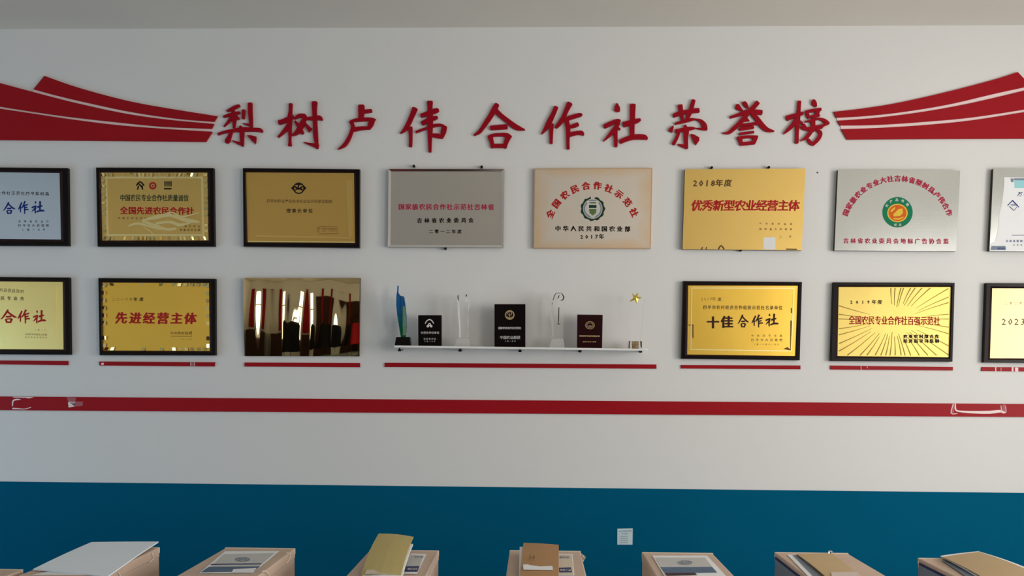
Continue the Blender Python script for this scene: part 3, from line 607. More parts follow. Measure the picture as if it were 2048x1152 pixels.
# --- lower row, 1: cut by the left edge
q = [(-100, 553), (138, 555), (140, 709.5), (-100, 708)]; qi = [(-88, 562), (125.5, 564), (127, 699), (-88, 698)]
t, y = framed(q, qi, 'black framed cream gold plaque with red 合作社, cut by left picture edge', gp2, M['gold_cream'])
ridge(t, inset(qi, 8, 9, 13, 12), 1.6, y, 'gold_cream')
lettering(t, y, [('inkbrown', lambda m: [line(m, '梨树县委县政府', -6, 579, 44, 583, 8, y, bold=0), line(m, '二零一三', 71, 660, 90, 660, 3, y), line(m, '中共四平市农村工作委', 52, 668.5, 92, 669.5, 4, y), line(m, '四平市农业委员会', 52, 674.5, 92, 675, 3, y)]), ('ink', lambda m: line(m, '年度先进农民专业合', -60, 595, 44, 597, 8, y, bold=.02)), 
                 ('inkred', lambda m: [brush(m, '合', None, y, (1, 619, 34, 646), 2), brush(m, '作', None, y, (35, 619, 60, 647), 2), brush(m, '社', None, y, (66, 620, 92, 647), 2)])])
# --- lower row, 2
q = [(196.5, 556), (430.5, 557.5), (431, 711), (199, 710.5)]; qi = [(204, 565), (418, 566), (419.5, 702), (206, 701)]
t, y = framed(q, qi, 'black framed gold plaque with red 先进经营主体 in the middle', gp2, M['gold_l'])
teeth(t, inset(qi, 0.5, 0.5, 0.5, 0.5), 6, y, 'gold_pol', 17, 9)
lettering(t, y, [('inkbrown', lambda m: line(m, '二〇一六年', 227, 598.5, 262, 598.5, 7, y, bold=0)), ('ink', lambda m: line(m, '年度', 271, 598.5, 283, 598.5, 8, y, bold=.03)), ('inkred', lambda m: line(m, '先进经营主体', 243, 636, 381, 637, 24, y, bold=.045, slant=.1)), ('inkbrown', lambda m: [line(m, '中共梨树县委', 344, 666, 380, 666, 6.5, y), add_stroke(m, [(342, 672.3, .9), (383.5, 673, .9), (383.5, 662, .9)], None, y, 1), line(m, '二月十六日', 361, 678.5, 382, 678.5, 3, y)])])
# --- lower row, 3: polished mirror sheet, bowed
q = [(488.5, 556.5), (721, 556.5), (718.5, 712.5), (489.5, 712)]
t = base(q, 'polished mirror gold plaque without frame, reflecting the room, left of the shelf', gp2)
m = MB(); nx, nz = 96, 48
for j in range(nz+1):
    for i in range(nx+1):
        u, v = i/nx, j/nz; px, py = lerp2(q, u, v)
        x = u*0.6
        d = 0.0085*(1-(2*v-1)**2) * (0.7+0.3*u)
        d += 0.0005*math.sin(2*PI*x/0.17+0.6) + 0.00012*math.sin(2*PI*x/0.071+2.0+v) + 0.0004*math.sin(2*PI*(x*1.2+v*0.08)/0.22) + 0.002*(1-(2*u-1)**2) + 0.014*(1-v) + 0.0006*math.sin(2*PI*(v*0.9+u*0.6))
        e = min(1, 14*min(u, 1-u, v, 1-v))
        p0 = P(px, py, -0.010); m.v.append(Vector((p0.x, -0.010-d, p0.z)))
for j in range(nz):
    for i in range(nx):
        a = j*(nx+1)+i; m.f.append([a, a+nx+1, a+nx+2, a+1]); m.m.append(0)
bd = [i for i in range(nx+1)]+[j*(nx+1)+nx for j in range(1, nz+1)]+[nz*(nx+1)+i for i in range(nx-1, -1, -1)]+[j*(nx+1) for j in range(nz-1, 0, -1)]
m.build('mirror_sheet', M['gold_mir'], t, smooth=True)
m2 = MB(); fr_ = [m.v[i].copy() for i in bd]; m2.add(fr_+[Vector((v.x, -0.009, v.z)) for v in fr_], [[k, (k+1) % len(bd), len(bd)+(k+1) % len(bd), len(bd)+k] for k in range(len(bd))]); m2.build('sheet_rim', M['edge'], t)
m = MB(); m.poly(q, -0.002, -0.0095); m.build('box_edge', M['edge'], t)
# --- lower row, 4
q = [(1366.5, 562), (1604, 564), (1599.5, 720.5), (1362.5, 717.5)]; qi = [(1376.5, 571), (1596, 571.5), (1590.5, 712), (1374.5, 709)]
t, y = framed(q, qi, 'dark framed gold plaque with black 十佳合作社, right of the shelf', gp2, M['gold_l'])
ridge(t, inset(qi, 6, 4, 7, 9), 2, y, 'gold_lite')
m = MB(); m.poly([(1377, 649), (1387, 649), (1387, 676), (1385, 676), (1385, 651), (1377, 651)], y+.0003, y-.0012); m.poly([(1582, 616), (1584, 616), (1584, 626), (1582, 626)], y+.0003, y-.0012); m.poly([(1581, 641), (1583.5, 641), (1582.5, 701), (1567, 698), (1575, 694), (1580.5, 699)], y+.0003, y-.0012); m.build('dark_inlay', M['inkbrown'], t)
lettering(t, y, [('inkbrown', lambda m: [line(m, '2017年', 1404, 598, 1428, 598, 8, y, bold=0), line(m, '度', 1439, 598.5, 1440, 598, 8, y), line(m, '四平市农村经济合作组织示范社名录单位', 1410, 614.5, 1561, 615.5, 8.5, y, wfac=.85, bold=.03), line(m, '中共四平市委', 1505, 671.5, 1562, 671.5, 5, y), line(m, '四平市人民政府', 1505, 680, 1562, 680, 6, y), line(m, '二零一七年十二月日', 1509, 688.5, 1556, 689, 3.4, y)]),
                 ('labdark', lambda m: [line(m, '十佳', 1426, 645, 1454, 644, 25, y, bold=.045), brush(m, '合', None, y, (1475, 629, 1498, 655), 2), brush(m, '作', None, y, (1503, 629, 1526, 655), 2), brush(m, '社', None, y, (1531, 627, 1557, 653), 2)])])
# --- lower row, 5: sunburst
q = [(1667, 564.5), (1909.5, 565.5), (1905, 723.5), (1661.5, 722)]; qi = [(1677.5, 574), (1902.5, 574), (1898, 714.5), (1675, 712)]
t, y = framed(q, qi, 'dark framed pale gold plaque with sunburst rays and red characters', gp2, M['gold_sun'])
m = MB(); rnd = random.Random(4); n = 46
def hitq(a, r0=0):
    cx0, cy0 = 1787, 640; dx, dy = math.cos(a), math.sin(a); tt = []
    if dx > 0: tt.append((1897-cx0)/dx)
    if dx < 0: tt.append((1678.5-cx0)/dx)
    if dy > 0: tt.append((710.5-cy0)/dy)
    if dy < 0: tt.append((576-cy0)/dy)
    r = min(tt); return (cx0+dx*r, cy0+dy*r)
for k in range(n):
    a = 2*PI*(k+rnd.uniform(-.25, .25))/n
    if -2.75 < math.atan2(math.sin(a), math.cos(a)) < -1.75: continue
    e = hitq(a); r0 = 24+rnd.uniform(0, 14)+18*abs(math.cos(a)); s = (1787+math.cos(a)*r0, 640+math.sin(a)*r0*0.9)
    if (e[0]-1787)*math.cos(a)+(e[1]-640)*math.sin(a) < r0+8: continue
    mid = ((s[0]+e[0])/2+math.sin(a)*.7, (s[1]+e[1])/2-math.cos(a)*.7)
    add_stroke(m, [(s[0], s[1], .5), (mid[0], mid[1], 1.1), (e[0], e[1], 1.9)], y+.0004, y-.0012, 3)
o = m.build('engraved_rays', M['gold_dk'] if 'gold_dk' in M else mat('dark_gold_engraving', (0.26, 0.19, 0.05), 0.5, 0.6), t); o['kind'] = 'stuff'
lettering(t, y-.0014, [('ink', lambda m: line(m, '2019年度', 1703, 604, 1760, 604, 9, y-.0014, bold=.02)), ('inkred', lambda m: line(m, '全国农民专业合作社百强示范社', 1704, 640, 1874, 642, 18.5, y-.0014, wfac=1.0, bold=0.012)), ('ink', lambda m: [line(m, '农业农村部合作', 1811, 673, 1874, 673, 8, y-.0014, bold=.05), line(m, '经济指导司监制', 1811, 682, 1874, 682, 8, y-.0014, bold=.05)])])
# --- lower row, 6: cut by the right edge
q = [(1972.5, 566), (2150, 567), (2150, 727), (1967, 725)]; qi = [(1984.5, 576.5), (2140, 577), (2140, 717), (1980, 716.5)]
t, y = framed(q, qi, 'dark framed pale cream gold plaque, lower row, cut by right picture edge', gp2, M['gold_cream2'])
lettering(t, y, [('inkbrown', lambda m: [line(m, '二零二零年度梨树县', 2012, 606.5, 2090, 606.5, 6, y, bold=0), line(m, '2023', 2008, 643, 2046, 643, 18, y, bold=0.01, slant=.1)]), ('inkred', lambda m: line(m, '优秀合作社', 2062, 643, 2130, 643, 17, y))])

# ------------------------------------------------------------------ shelf with trophies
YS = -0.085                                  # line the trophies stand on
sa = P(788, 690.8, -0.16); sb = P(1295, 697.5, -0.16)
t = empty('trophy_shelf', ((sa.x+sb.x)/2, 0, (sa.z+sb.z)/2-0.01), 'thin white acrylic wall shelf holding the trophies', 'shelf')
m = MB(); th = 0.010
m.prism([sa, sb, sb-Vector((0, 0, th)), sa-Vector((0, 0, th))], [Vector((v.x, -0.0005, v.z)) for v in (sa, sb, sb-Vector((0, 0, th)), sa-Vector((0, 0, th)))])
m.build('shelf_board', M['shelf'], t, bevel=0.002)
for x, yy in ((799, 700), (920, 700.5), (1040, 701.5), (1160, 702), (1281, 702.5)):
    m = MB(); p = P(x, yy, -0.10)
    bt = sa.z+(sb.z-sa.z)*(p.x-sa.x)/(sb.x-sa.x)-th
    m.tube([(p.x, -0.10, bt+0.0005), (p.x, -0.10, p.z+.004), (p.x, -0.10, p.z+.003), (p.x, -0.10, p.z-0.007)], [0.003, 0.004, 0.0085, 0.0075], 10); m.tube([(p.x, -0.0005, p.z+0.002), (p.x, -0.10, p.z+0.002)], 0.004, 8)
    m.build('support_peg', M['black'], t)
def shz(px):                                 # shelf top height under a pixel column
    p = P(px, 690, YS); return sa.z+(sb.z-sa.z)*(p.x-sa.x)/(sb.x-sa.x)
def fit(pts, y, dz): return [P(a, b, y)+Vector((0, 0, dz)) for a, b in pts]
def slab(mb, pts, y0, y1, dz):
    f_ = fit(pts, y1, dz); mb.prism(f_, [Vector((v.x, y0, v.z)) for v in f_])
def shelf_thing(name, label, cat, px, ybot):
    z = shz(px)+0.0003; t = empty(name, (P(px, 690, YS).x, YS, z), label, cat); return t, z-P(px, ybot, YS-0.012).z
def Z3(pts): return [(760+a/5.907, 550+b/5.907) for a, b in pts]
def Z4(pts): return [(1040+a/5.907, 550+b/5.907) for a, b in pts]
# blue and green glass flame on a black foot
t, dz = shelf_thing('glass_trophy', 'blue and green leaf-shaped glass trophy on a black foot, left end of shelf', 'trophy', 805, 688)
m = MB(); f_ = fit(Z3([(185, 710), (348, 710), (362, 818), (170, 818)]), YS-0.025, dz); mid = P(805, 680, YS).x
m.prism([f_[0]+Vector((0, .012, 0)), f_[1]+Vector((0, .012, 0)), f_[2], f_[3]], [Vector((f_[0].x, YS+.02, f_[0].z)), Vector((f_[1].x, YS+.02, f_[1].z)), Vector((f_[2].x, YS+.03, f_[2].z)), Vector((f_[3].x, YS+.03, f_[3].z))]); m.build('foot', M['trblack'], t, bevel=0.002)
m = MB(); slab(m, Z3([(205,105),(218,105),(215,185),(232,212),(262,240),(262,330),(262,450),(270,600),(272,712),(245,712),(225,600),(203,460),(190,330),(193,220),(200,170)]), YS+.006, YS-.010, dz); m.build('blue_leaf', M['flame'], t, bevel=0.0015)
m = MB(); slab(m, Z3([(236,222),(262,226),(285,235),(300,340),(313,480),(313,600),(303,712),(252,712),(240,560),(238,380)]), YS+.020, YS+.007, dz); m.build('green_leaf', M['flame'], t, bevel=0.0015)
m = MB(); slab(m, Z3([(268,350),(290,345),(305,480),(303,600),(296,690),(272,690)]), YS+.0065, YS-.004, dz); m.build('pale_green_blade', mat('pale_green_glass', (0.20, 0.42, 0.25), 0.1, trans=0.3), t)
def black_plaque(q, label, m_, px, yb, items, name='award_plaque'):
    t, dz = shelf_thing(name, label, 'award plaque', px, yb)
    yf = YS-0.012
    m = MB(); slab(m, q, YS+0.012, yf, dz); m.build('slab', m_, t, bevel=0.0012)
    m = MB(); b = P(px, yb, YS); x = b.x; z = shz(px)+.0003
    m.prism([(x-.02, YS+.011, z), (x+.02, YS+.011, z), (x+.02, YS+.011, z+.07), (x-.02, YS+.011, z+.07)], [(x-.02, YS+.045, z), (x+.02, YS+.045, z), (x+.02, YS+.015, z+.07), (x-.02, YS+.015, z+.07)]); m.build('easel_foot', m_, t)
    for mk, fn in items:
        m = MB(); m.open = True; fn(m, yf-.0004)
        m.v = [v+Vector((0, 0, dz)) for v in m.v]; o = m.build('print', M[mk], t)
        if len(m.f) > 40: o['kind'] = 'stuff'
    return t
def house(m, y):
    add_stroke(m, Z3([(535,555)])[0:1] and [(*Z3([(535,555)])[0], 1.6), (*Z3([(548,528)])[0], 2), (*Z3([(585,505)])[0], 2.2), (*Z3([(620,528)])[0], 2), (*Z3([(633,555)])[0], 1.6)], None, y, 2)
def icons(m, y):
    ring(m, *Z3([(585, 565)])[0], 3, 1.2, y, 12); ring(m, *Z3([(565, 585)])[0], 2.6, 0, y-.0001, 10); ring(m, *Z3([(605, 585)])[0], 2.6, 0, y-.0001, 10)
black_plaque(Z3([(450, 455), (727, 455), (728, 822), (452, 822)]), 'small black award plaque with white roof emblem, beside the blue glass trophy', M['trblack'], 860, 689, [('inkwhite', house), ('inkwhite', icons),
    ('inkwhite', lambda m, y: line(m, '示范合作社单位', 844, 662, 876, 662, 5, y)), ('label', lambda m, y: [line(m, '吉林省农业', 849, 674.5, 870, 674.5, 4.2, y), line(m, '二零一六年', 850, 679.5, 869, 679.5, 3, y)])])
black_plaque(Z3([(1352, 318), (1718, 318), (1718, 827), (1352, 827)]), 'tallest black award plaque with pale gold ring emblem, middle of shelf', M['trblack'], 1020, 690, [('inkgold', lambda m, y: ring(m, 1019.5, 625.5, 9.5, 7.3, y, 24)), ('inkgold', lambda m, y: [ring(m, 1019.5, 622.5, 4.5, 3.4, y, 14), add_stroke(m, [(1014, 629, 1.4), (1019.5, 632, 1.6), (1025, 629, 1.4)], None, y, 2), add_stroke(m, [(1019.5, 621, 1), (1019.5, 631, 1)], None, y-.0001, 1)]),
    ('inkwhite', lambda m, y: line(m, '国家农民合作社示范社', 999, 651.7, 1040, 651.7, 5, y)), ('label', lambda m, y: [line(m, '中国农业部颁', 1003, 670.5, 1037, 670.5, 7, y), line(m, '二零一四年', 1011, 678, 1030, 678, 3, y)])])
black_plaque(Z4([(678, 437), (978, 440), (970, 842), (674, 838)]), 'dark maroon award plaque with round emblem, between crystal tower and star trophy', M['trmaroon'], 1180, 691.5, [('inkgold', lambda m, y: [ring(m, 1180, 645.5, 9.3, 8, y, 24, .85), ring(m, 1180, 645.5, 6.5, 5.6, y-.0001, 20, .8)]), ('inkwhite', lambda m, y: add_stroke(m, [(1177, 647, 1), (1183, 647, 1)], None, y, 1)),
    ('inkgold', lambda m, y: [line(m, '吉林省农民专业合作社联合示范', 1160, 666.8, 1198, 667.3, 3.4, y, bold=.04), line(m, '理事单位证书牌匾', 1167, 678.5, 1191, 678.5, 2.6, y, bold=.04)])])
# crystal towers
t, dz = shelf_thing('crystal_trophy', 'clear crystal tower trophy with slanted top, between two black plaques', 'trophy', 926, 690)
m = MB(); slab(m, [(914, 592), (919, 585), (936, 586), (939, 596), (937, 640), (937, 673), (919, 673), (915, 630)], YS+.012, YS-.012, dz); m.build('tower', M['glass'], t, bevel=0.003)
m = MB(); slab(m, [(914, 673.3), (936, 673.3), (939, 690), (908, 690)], YS+.03, YS-.03, dz); m.build('foot', M['frost'], t, bevel=0.003)
m = MB(); m.open = True; add_stroke(m, [(916.5, 587, 1.5), (916, 592, 2), (917.5, 598, 1)], None, YS-.0125, 3); add_stroke(m, [(933, 586, 2.2), (932.5, 590, 1.6)], None, YS-.0125, 2); m.v = [v+Vector((0, 0, dz)) for v in m.v]; m.build('painted_dark_facet', M['ink'], t)  # dark refraction in the clear crystal, painted as flat strokes
m = MB(); m.open = True; ring(m, 933, 597, 3, 0, YS-.0125, 12, 1.4); m.v = [v+Vector((0, 0, dz)) for v in m.v]; m.build('painted_highlight', M['white'], t)  # highlight on the crystal, painted as a flat white oval
m = MB(); slab(m, [(915.5, 601), (919, 601), (922, 672), (918.5, 672)], YS-.004, YS-.0125, dz); m.build('painted_glint', M['white'], t)  # window glint in the bevel, built as a thin white strip
t, dz = shelf_thing('crystal_trophy', 'clear crystal trophy with six-sided head and painted dark central strokes, left of maroon plaque', 'trophy', 1116, 691)
m = MB(); slab(m, [(1105, 597), (1110, 582), (1124, 581), (1129, 590), (1127, 597), (1132, 604), (1127, 640), (1125, 672), (1106, 672), (1103, 640), (1100, 605)], YS+.010, YS-.012, dz); m.build('tower', M['glass'], t, bevel=0.003)
m = MB(); slab(m, [(1101, 607), (1105, 603), (1109, 670), (1105.5, 670)], YS-.004, YS-.0125, dz); m.build('painted_glint', M['frost'], t)  # window glint along the left bevel, built as a pale sliver
m = MB(); slab(m, [(1103, 672.3), (1126, 672.3), (1129, 691), (1097, 691)], YS+.03, YS-.03, dz); m.build('foot', M['frost'], t, bevel=0.003)
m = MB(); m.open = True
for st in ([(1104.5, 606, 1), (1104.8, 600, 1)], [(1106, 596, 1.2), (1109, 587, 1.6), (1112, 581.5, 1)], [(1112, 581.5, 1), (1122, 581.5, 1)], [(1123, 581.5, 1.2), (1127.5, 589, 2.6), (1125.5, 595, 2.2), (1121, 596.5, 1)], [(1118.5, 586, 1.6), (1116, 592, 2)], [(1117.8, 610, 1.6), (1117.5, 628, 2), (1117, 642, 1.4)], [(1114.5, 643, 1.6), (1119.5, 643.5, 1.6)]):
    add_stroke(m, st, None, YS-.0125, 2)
m.v = [v+Vector((0, 0, dz)) for v in m.v]; m.build('painted_dark_facet', M['edge'], t)  # dark tones of the clear head and stem, painted as strokes
# star trophy
t, dz = shelf_thing('star_trophy', 'gold star trophy on thin clear column with patterned foot, right end of shelf', 'trophy', 1270, 692)
m = MB(); slab(m, [(1256.5, 677), (1284, 676), (1284, 692.5), (1257, 692)], YS+.022, YS-.022, dz); m.build('foot', M['frost'], t, bevel=0.002)
m = MB(); m.open = True
m.flat([(1258, 676), (1260.5, 676), (1259.5, 691), (1257, 691)], YS-.0226); m.flat([(1280.5, 676), (1284, 677), (1284, 691), (1281, 687)], YS-.0226); m.flat([(1264, 677), (1277, 677), (1277, 691.3), (1264, 691.3)], YS-.0226); m.v = [v+Vector((0, 0, dz)) for v in m.v]; m.build('dark_inlay', M['inkbrown'], t)
m = MB(); m.open = True; line(m, '农合', 1267.5, 681, 1273.5, 681, 6.5, YS-.0232, bold=.03); line(m, '之星', 1267.5, 687.5, 1273.5, 687.5, 6.5, YS-.0232, bold=.03); m.v = [v+Vector((0, 0, dz)) for v in m.v]; m.build('print', M['inkgold'], t)
m = MB(); slab(m, [(1264, 600), (1289, 590), (1285, 640), (1280, 676.8), (1268, 676.8)], YS+.004, YS-.004, dz); m.build('column', M['thinglass'], t, bevel=0.001)
m = MB(); c = P(1271.5, 590, YS-.012)+Vector((0, 0, dz)); k = (P(1281, 590, YS).x-P(1271, 590, YS).x)/10
pts = []
for (a, b) in [(-7.5,-9.5),(-1,-4),(3,-10.5),(5.5,-9),(4,-2.5),(13,-0.8),(5,2.0),(3.5,9.5),(1,11),(-1.5,4),(-11,7.5),(-11.5,6),(-4.5,0)]:
    pts.append(c+Vector((a*k, 0, -b*k)))
m2 = MB(); n = len(pts); fc = c+Vector((0, -.007, 0)); bc = c+Vector((0, .007, 0))
m2.add(pts+[fc, bc], [[i, (i+1) % n, n] for i in range(n)]+[[(i+1) % n, i, n+1] for i in range(n)]); m2.build('star', mat('yellow_gold_star', (0.75, 0.55, 0.08), 0.25, 0.6), t)

# ------------------------------------------------------------------ little note on the teal paint
t = empty('paper_note', P(1250, 1089, -.003), 'small pale blue printed note stuck on the teal wall paint', 'note')
m = MB(); m.poly([(1234.5, 1057.5), (1265.5, 1056.8), (1265, 1089.5), (1234.5, 1089.5)], -.0032, -.0055); m.build('paper', mat('pale_blue_paper', (0.62, 0.76, 0.80), 0.6, noise=(60, 0.06)), t, bevel=.0008)
m = MB(); m.open = True; line(m, '安全用电须知', 1239, 1062.5, 1261, 1062, 4.5, -.0058, bold=0); line(m, '请勿触', 1245, 1067.5, 1254, 1067.5, 3.6, -.0058, bold=0)
for k in range(4): line(m, '注意保持通风', 1240, 1073+k*4, 1255, 1073+k*4, 2.6, -.0058, bold=0)
m.build('print', M['labgrey'], t)

# ------------------------------------------------------------------ boxes on the long table, papers on the boxes
ZT, ZB = 0.96, 0.75
t = empty('display_table', (0, -1.6, 0), 'long white table under the row of cardboard boxes, below the picture', 'table')
m = MB(); m.box((-2.7, -1.95, ZB-.03), (2.6, -1.12, ZB)); m.build('table_top', M['table'], t)
for x in (-2.6, -0.9, 0.9, 2.5):
    for yy in (-1.88, -1.19):
        m = MB(); m.box((x-.02, yy-.02, 0), (x+.02, yy+.02, ZB-.03)); m.build('leg', M['tleg'], t)
def TP(px, py, dz=0.0): return PZ(px, py, ZT+dz)
def add_label(t, parts):
    for nm, mk, q, dz in parts:
        m = MB(); f_ = [TP(a, b, dz) for a, b in q]; m.prism(f_, [v-Vector((0, 0, .0006)) for v in f_]); m.build(nm, M[mk], t)
def carton(lab, xl, xr, yb, depth=0.42, side=None, label_parts=(), rot=0):
    a = TP(xl, yb); b = TP(xr, yb+ (xr-xl)*0.006); y1 = (a.y+b.y)/2; y0 = y1-depth
    t = empty('cardboard_box', ((a.x+b.x)/2, (y0+y1)/2, ZB), lab, 'box', 'cardboard boxes in a row along the wall')
    x0, x1 = a.x, b.x
    m = MB(); m.box((x0, y0, ZB+.0005), (x1, y1, ZT-.004)); m.build('box_body', M['kraft'], t, bevel=.003)
    m = MB(); m.box((x0-.0015, y0-.0015, ZT-.035), (x1+.0015, y1+.0015, ZT)); m.build('lid', M['kraft'], t, bevel=.004)
    m = MB(); m.box((x0-.002, y1-.008, ZT-.02), (x1+.002, y1+.003, ZT+.0015)); m.build('lid_edge', M['kraft_e'], t, bevel=.002)
    if side:                                 # framed print on the left side
        m = MB(); m.box((x0-.004, y0+.02, ZB+.03), (x0-.0018, y1-.014, ZT-.012)); m.build('side_frame', M['labnavy'], t)
        m = MB(); m.box((x0-.0055, y0+.03, ZB+.04), (x0-.0038, y1-.020, ZT-.020)); m.build('side_print', M['labgrey'], t)
    add_label(t, label_parts)
    return t, x0, x1, y0, y1
def sheet(mb, q, zs, th=0.003, bulge=0.0, n=8, nx=4):
    """a sheet lying over things: q = pixel corners TL TR BR BL (far, far, near, near), zs = their heights"""
    C = [PZ(a, b, z) for (a, b), z in zip(q, zs)]; top = []; 
    for j in range(n+1):
        for i in range(nx+1):
            u, v = i/nx, j/n; p = (C[0]*(1-u)+C[1]*u)*(1-v)+(C[3]*(1-u)+C[2]*u)*v
            p = p+Vector((0, 0, bulge*math.sin(PI*v)+bulge*0.3*math.sin(PI*u))); top.append(p)
    N = len(top); vs = top+[p-Vector((0, 0, th)) for p in top]; fs = []
    for j in range(n):
        for i in range(nx):
            a = j*(nx+1)+i; fs += [[a, a+nx+1, a+nx+2, a+1], [N+a, N+a+1, N+a+nx+2, N+a+nx+1]]
    for i in range(nx):
        fs += [[i, i+1, N+i+1, N+i]]; a = n*(nx+1)+i; fs += [[a, N+a, N+a+1, a+1]]
    for j in range(n):
        a = j*(nx+1); fs += [[a, N+a, N+a+nx+1, a+nx+1]]; a += nx; fs += [[a, a+nx+1, N+a+nx+1, N+a]]
    mb.add(vs, fs); return C
def string(t, pts, nm='string_tie'):
    m = MB(); m.tube([p for p in pts], 0.0018, 6); m.build(nm, M['string'], t)
def side_pt(x, px, py):                      # point on the plane x = const
    v = ray(px, py); return CAM + v*((x-CAM.x)/v.x)
# box at the left edge, nearer than the rest
carton('cardboard box cut by the left picture corner, beside the box under white paper', -95, 46, 1138, 0.3)
# box 1 under white paper
t, x0, x1, y0, y1 = carton('cardboard box under a large white sheet, leftmost full box', 180, 319, 1094)
string(t, [side_pt(x1+.003, 303, 1104), side_pt(x1+.006, 306, 1112), side_pt(x1+.006, 307, 1118), side_pt(x1+.004, 298, 1125)]); string(t, [side_pt(x1+.003, 236, 1144), side_pt(x1+.006, 241, 1152), side_pt(x1+.004, 243, 1160)])
ZP = ZT+.003
t = empty('paper_sheets', PZ(200, 1120, ZP), 'large white paper sheets draped over the leftmost full box', 'paper')
m = MB(); m.open = False; sheet(m, [(183, 1084), (317, 1083), (216, 1152), (66, 1138)], [ZT+.012, ZT+.012, ZP+.001, ZP+.004], .004, .002, 8, 4); m.build('top_sheet', M['papercoollit'], t)
m = MB(); sheet(m, [(120, 1139), (219, 1135), (222, 1150), (66, 1149)], [ZP-.001, ZP-.001, ZP-.001, ZP-.001], .0012, 0, 2, 2); m.build('under_sheet', M['paper'], t)
# box 2
def picture_label(l, r, yt, yb_, kx):
    """white bordered label: q rows defined by edges that run to the vanishing point"""
    return None
t, *_ = carton('cardboard box with landscape label and string ties, second from left', 451, 590, 1096, label_parts=[
    ('label_border', 'paper', [(450, 1102.5), (559, 1102), (505, 1146), (398, 1146)], .0022), ('label_sheet', 'label', [(448, 1108), (549, 1106), (512, 1138), (417, 1138)], .0030),
    ('label_stripe', 'labnavy', [(424, 1127.5), (524, 1126.5), (521, 1128.5), (421, 1129.5)], .0036), ('label_picture', 'labblue', [(418, 1133.5), (520, 1132.5), (509, 1142), (402, 1144)], .0036), ('label_white_band', 'paper', [(467, 1138), (513, 1136), (506, 1144), (463, 1145)], .0042)])
x1 = TP(590, 1096).x
def emark(t, cx, cyy, rx, ry):
    m = MB(); m.open = True; n = 24
    vs = [PZ(cx+rx*k_*math.cos(2*PI*k/n), cyy+ry*k_*math.sin(2*PI*k/n), ZT+.0038) for k_ in (1, .78) for k in range(n)]
    m.add(vs, [[k, (k+1) % n, n+(k+1) % n, n+k] for k in range(n)])
    for a0, a1 in ((-.55, -.1), (.0, .2), (.3, .6)): m.add([PZ(cx+rx*a0, cyy-ry*.5, ZT+.0038), PZ(cx+rx*a1, cyy-ry*.5, ZT+.0038), PZ(cx+rx*a1, cyy+ry*.5, ZT+.0038), PZ(cx+rx*a0, cyy+ry*.5, ZT+.0038)], [[0, 1, 2, 3]])
    m.build('label_emblem', M['labgrey'], t)
def tmark(t, cx, cyy, w_, h_, txt, dz=.0042, mk='labgrey'):
    m = MB(); m.open = True
    n = len(txt)
    for i, ch in enumerate(txt):
        vs, fs = glyph(ch, .02); cxx = cx+w_*((i+.5)/n-.5)
        m.add([PZ(cxx+a*w_/n, cyy-b*h_, ZT+dz) for a, b in vs], fs)
    m.build('label_print', M[mk], t)
emark(t, 485, 1118.5, 15, 4.2)
string(t, [side_pt(x1+.003, 573, 1105.5), side_pt(x1+.006, 580, 1107), side_pt(x1+.007, 580, 1115), side_pt(x1+.004, 574, 1127)]); string(t, [side_pt(x1+.003, 524, 1143), side_pt(x1+.01, 531, 1142), side_pt(x1+.01, 537, 1148), side_pt(x1+.008, 540, 1156)])
# box 3
t, *_ = carton('cardboard box carrying a mustard folder, third from left', 740, 877, 1100.5, label_parts=[
    ('label_border', 'paper', [(822, 1106.5), (853, 1108), (834, 1147.5), (790, 1147)], .0022), ('label_sheet', 'label', [(822, 1110), (847, 1111), (840, 1132), (812, 1132)], .003), ('label_picture', 'labnavy', [(811, 1132.5), (839, 1132), (835, 1143), (806, 1143)], .0036), ('label_tape', 'tape', [(873.5, 1108), (876, 1107), (858, 1151), (853, 1152)], .003)])
tmark(t, 838, 1113.5, 18, 4, '东北大米', .0036); tmark(t, 825, 1138, 20, 4, '梨树玉米', .0044, 'inkwhite')
t = empty('folder', PZ(760, 1146, ZT+.006), 'mustard yellow folder standing proud on the third box from left', 'folder')
m = MB(); sheet(m, [(757.5, 1067), (827, 1073.5), (802, 1150), (722, 1149)], [1.018, 1.018, ZT+.016, ZT+.012], .003, .012, 10, 4); m.build('cover', M['folder'], t)
m = MB(); sheet(m, [(755, 1086), (826, 1088), (804, 1156), (724, 1155)], [1.006, 1.006, ZT+.011, ZT+.007], .005, .010, 10, 4); m.build('paper_block', M['paper'], t)
m = MB(); sheet(m, [(733, 1140), (788, 1136), (788, 1147), (730, 1147.5)], [ZT+.0215, ZT+.0225, ZT+.0185, ZT+.0175], .0006, .0, 2, 2); m.build('tape_strip', M['tape'], t)
# box 4
t, *_ = carton('cardboard box carrying an orange-brown envelope, fourth from left', 1020, 1160, 1101.5, label_parts=[
    ('label_border', 'paper', [(1112, 1107.5), (1145, 1108), (1149, 1151), (1110, 1151)], .0022), ('label_sheet', 'kraft_e', [(1112, 1109), (1143.5, 1109.5), (1147, 1149.5), (1112, 1149.5)], .003), ('label_picture', 'labnavy', [(1118, 1135.5), (1142, 1134.5), (1144, 1144.5), (1119, 1144.5)], .0036)])
tmark(t, 1129, 1114.5, 20, 5, '有机米', .0036); tmark(t, 1131, 1140, 22, 4, '绿色食品', .0044, 'inkwhite')
x1 = TP(1160, 1102).x
m = MB(); m.tube([side_pt(x1+.004, 1161, 1108), side_pt(x1+.009, 1168, 1115), side_pt(x1+.005, 1165, 1121), side_pt(x1+.004, 1160, 1128)], [.003, .006, .005, .002], 7); m.build('torn_tape', M['string'], t)
t = empty('envelope', PZ(1078, 1146, ZT+.006), 'orange-brown envelope with white slip on the fourth box from left', 'envelope')
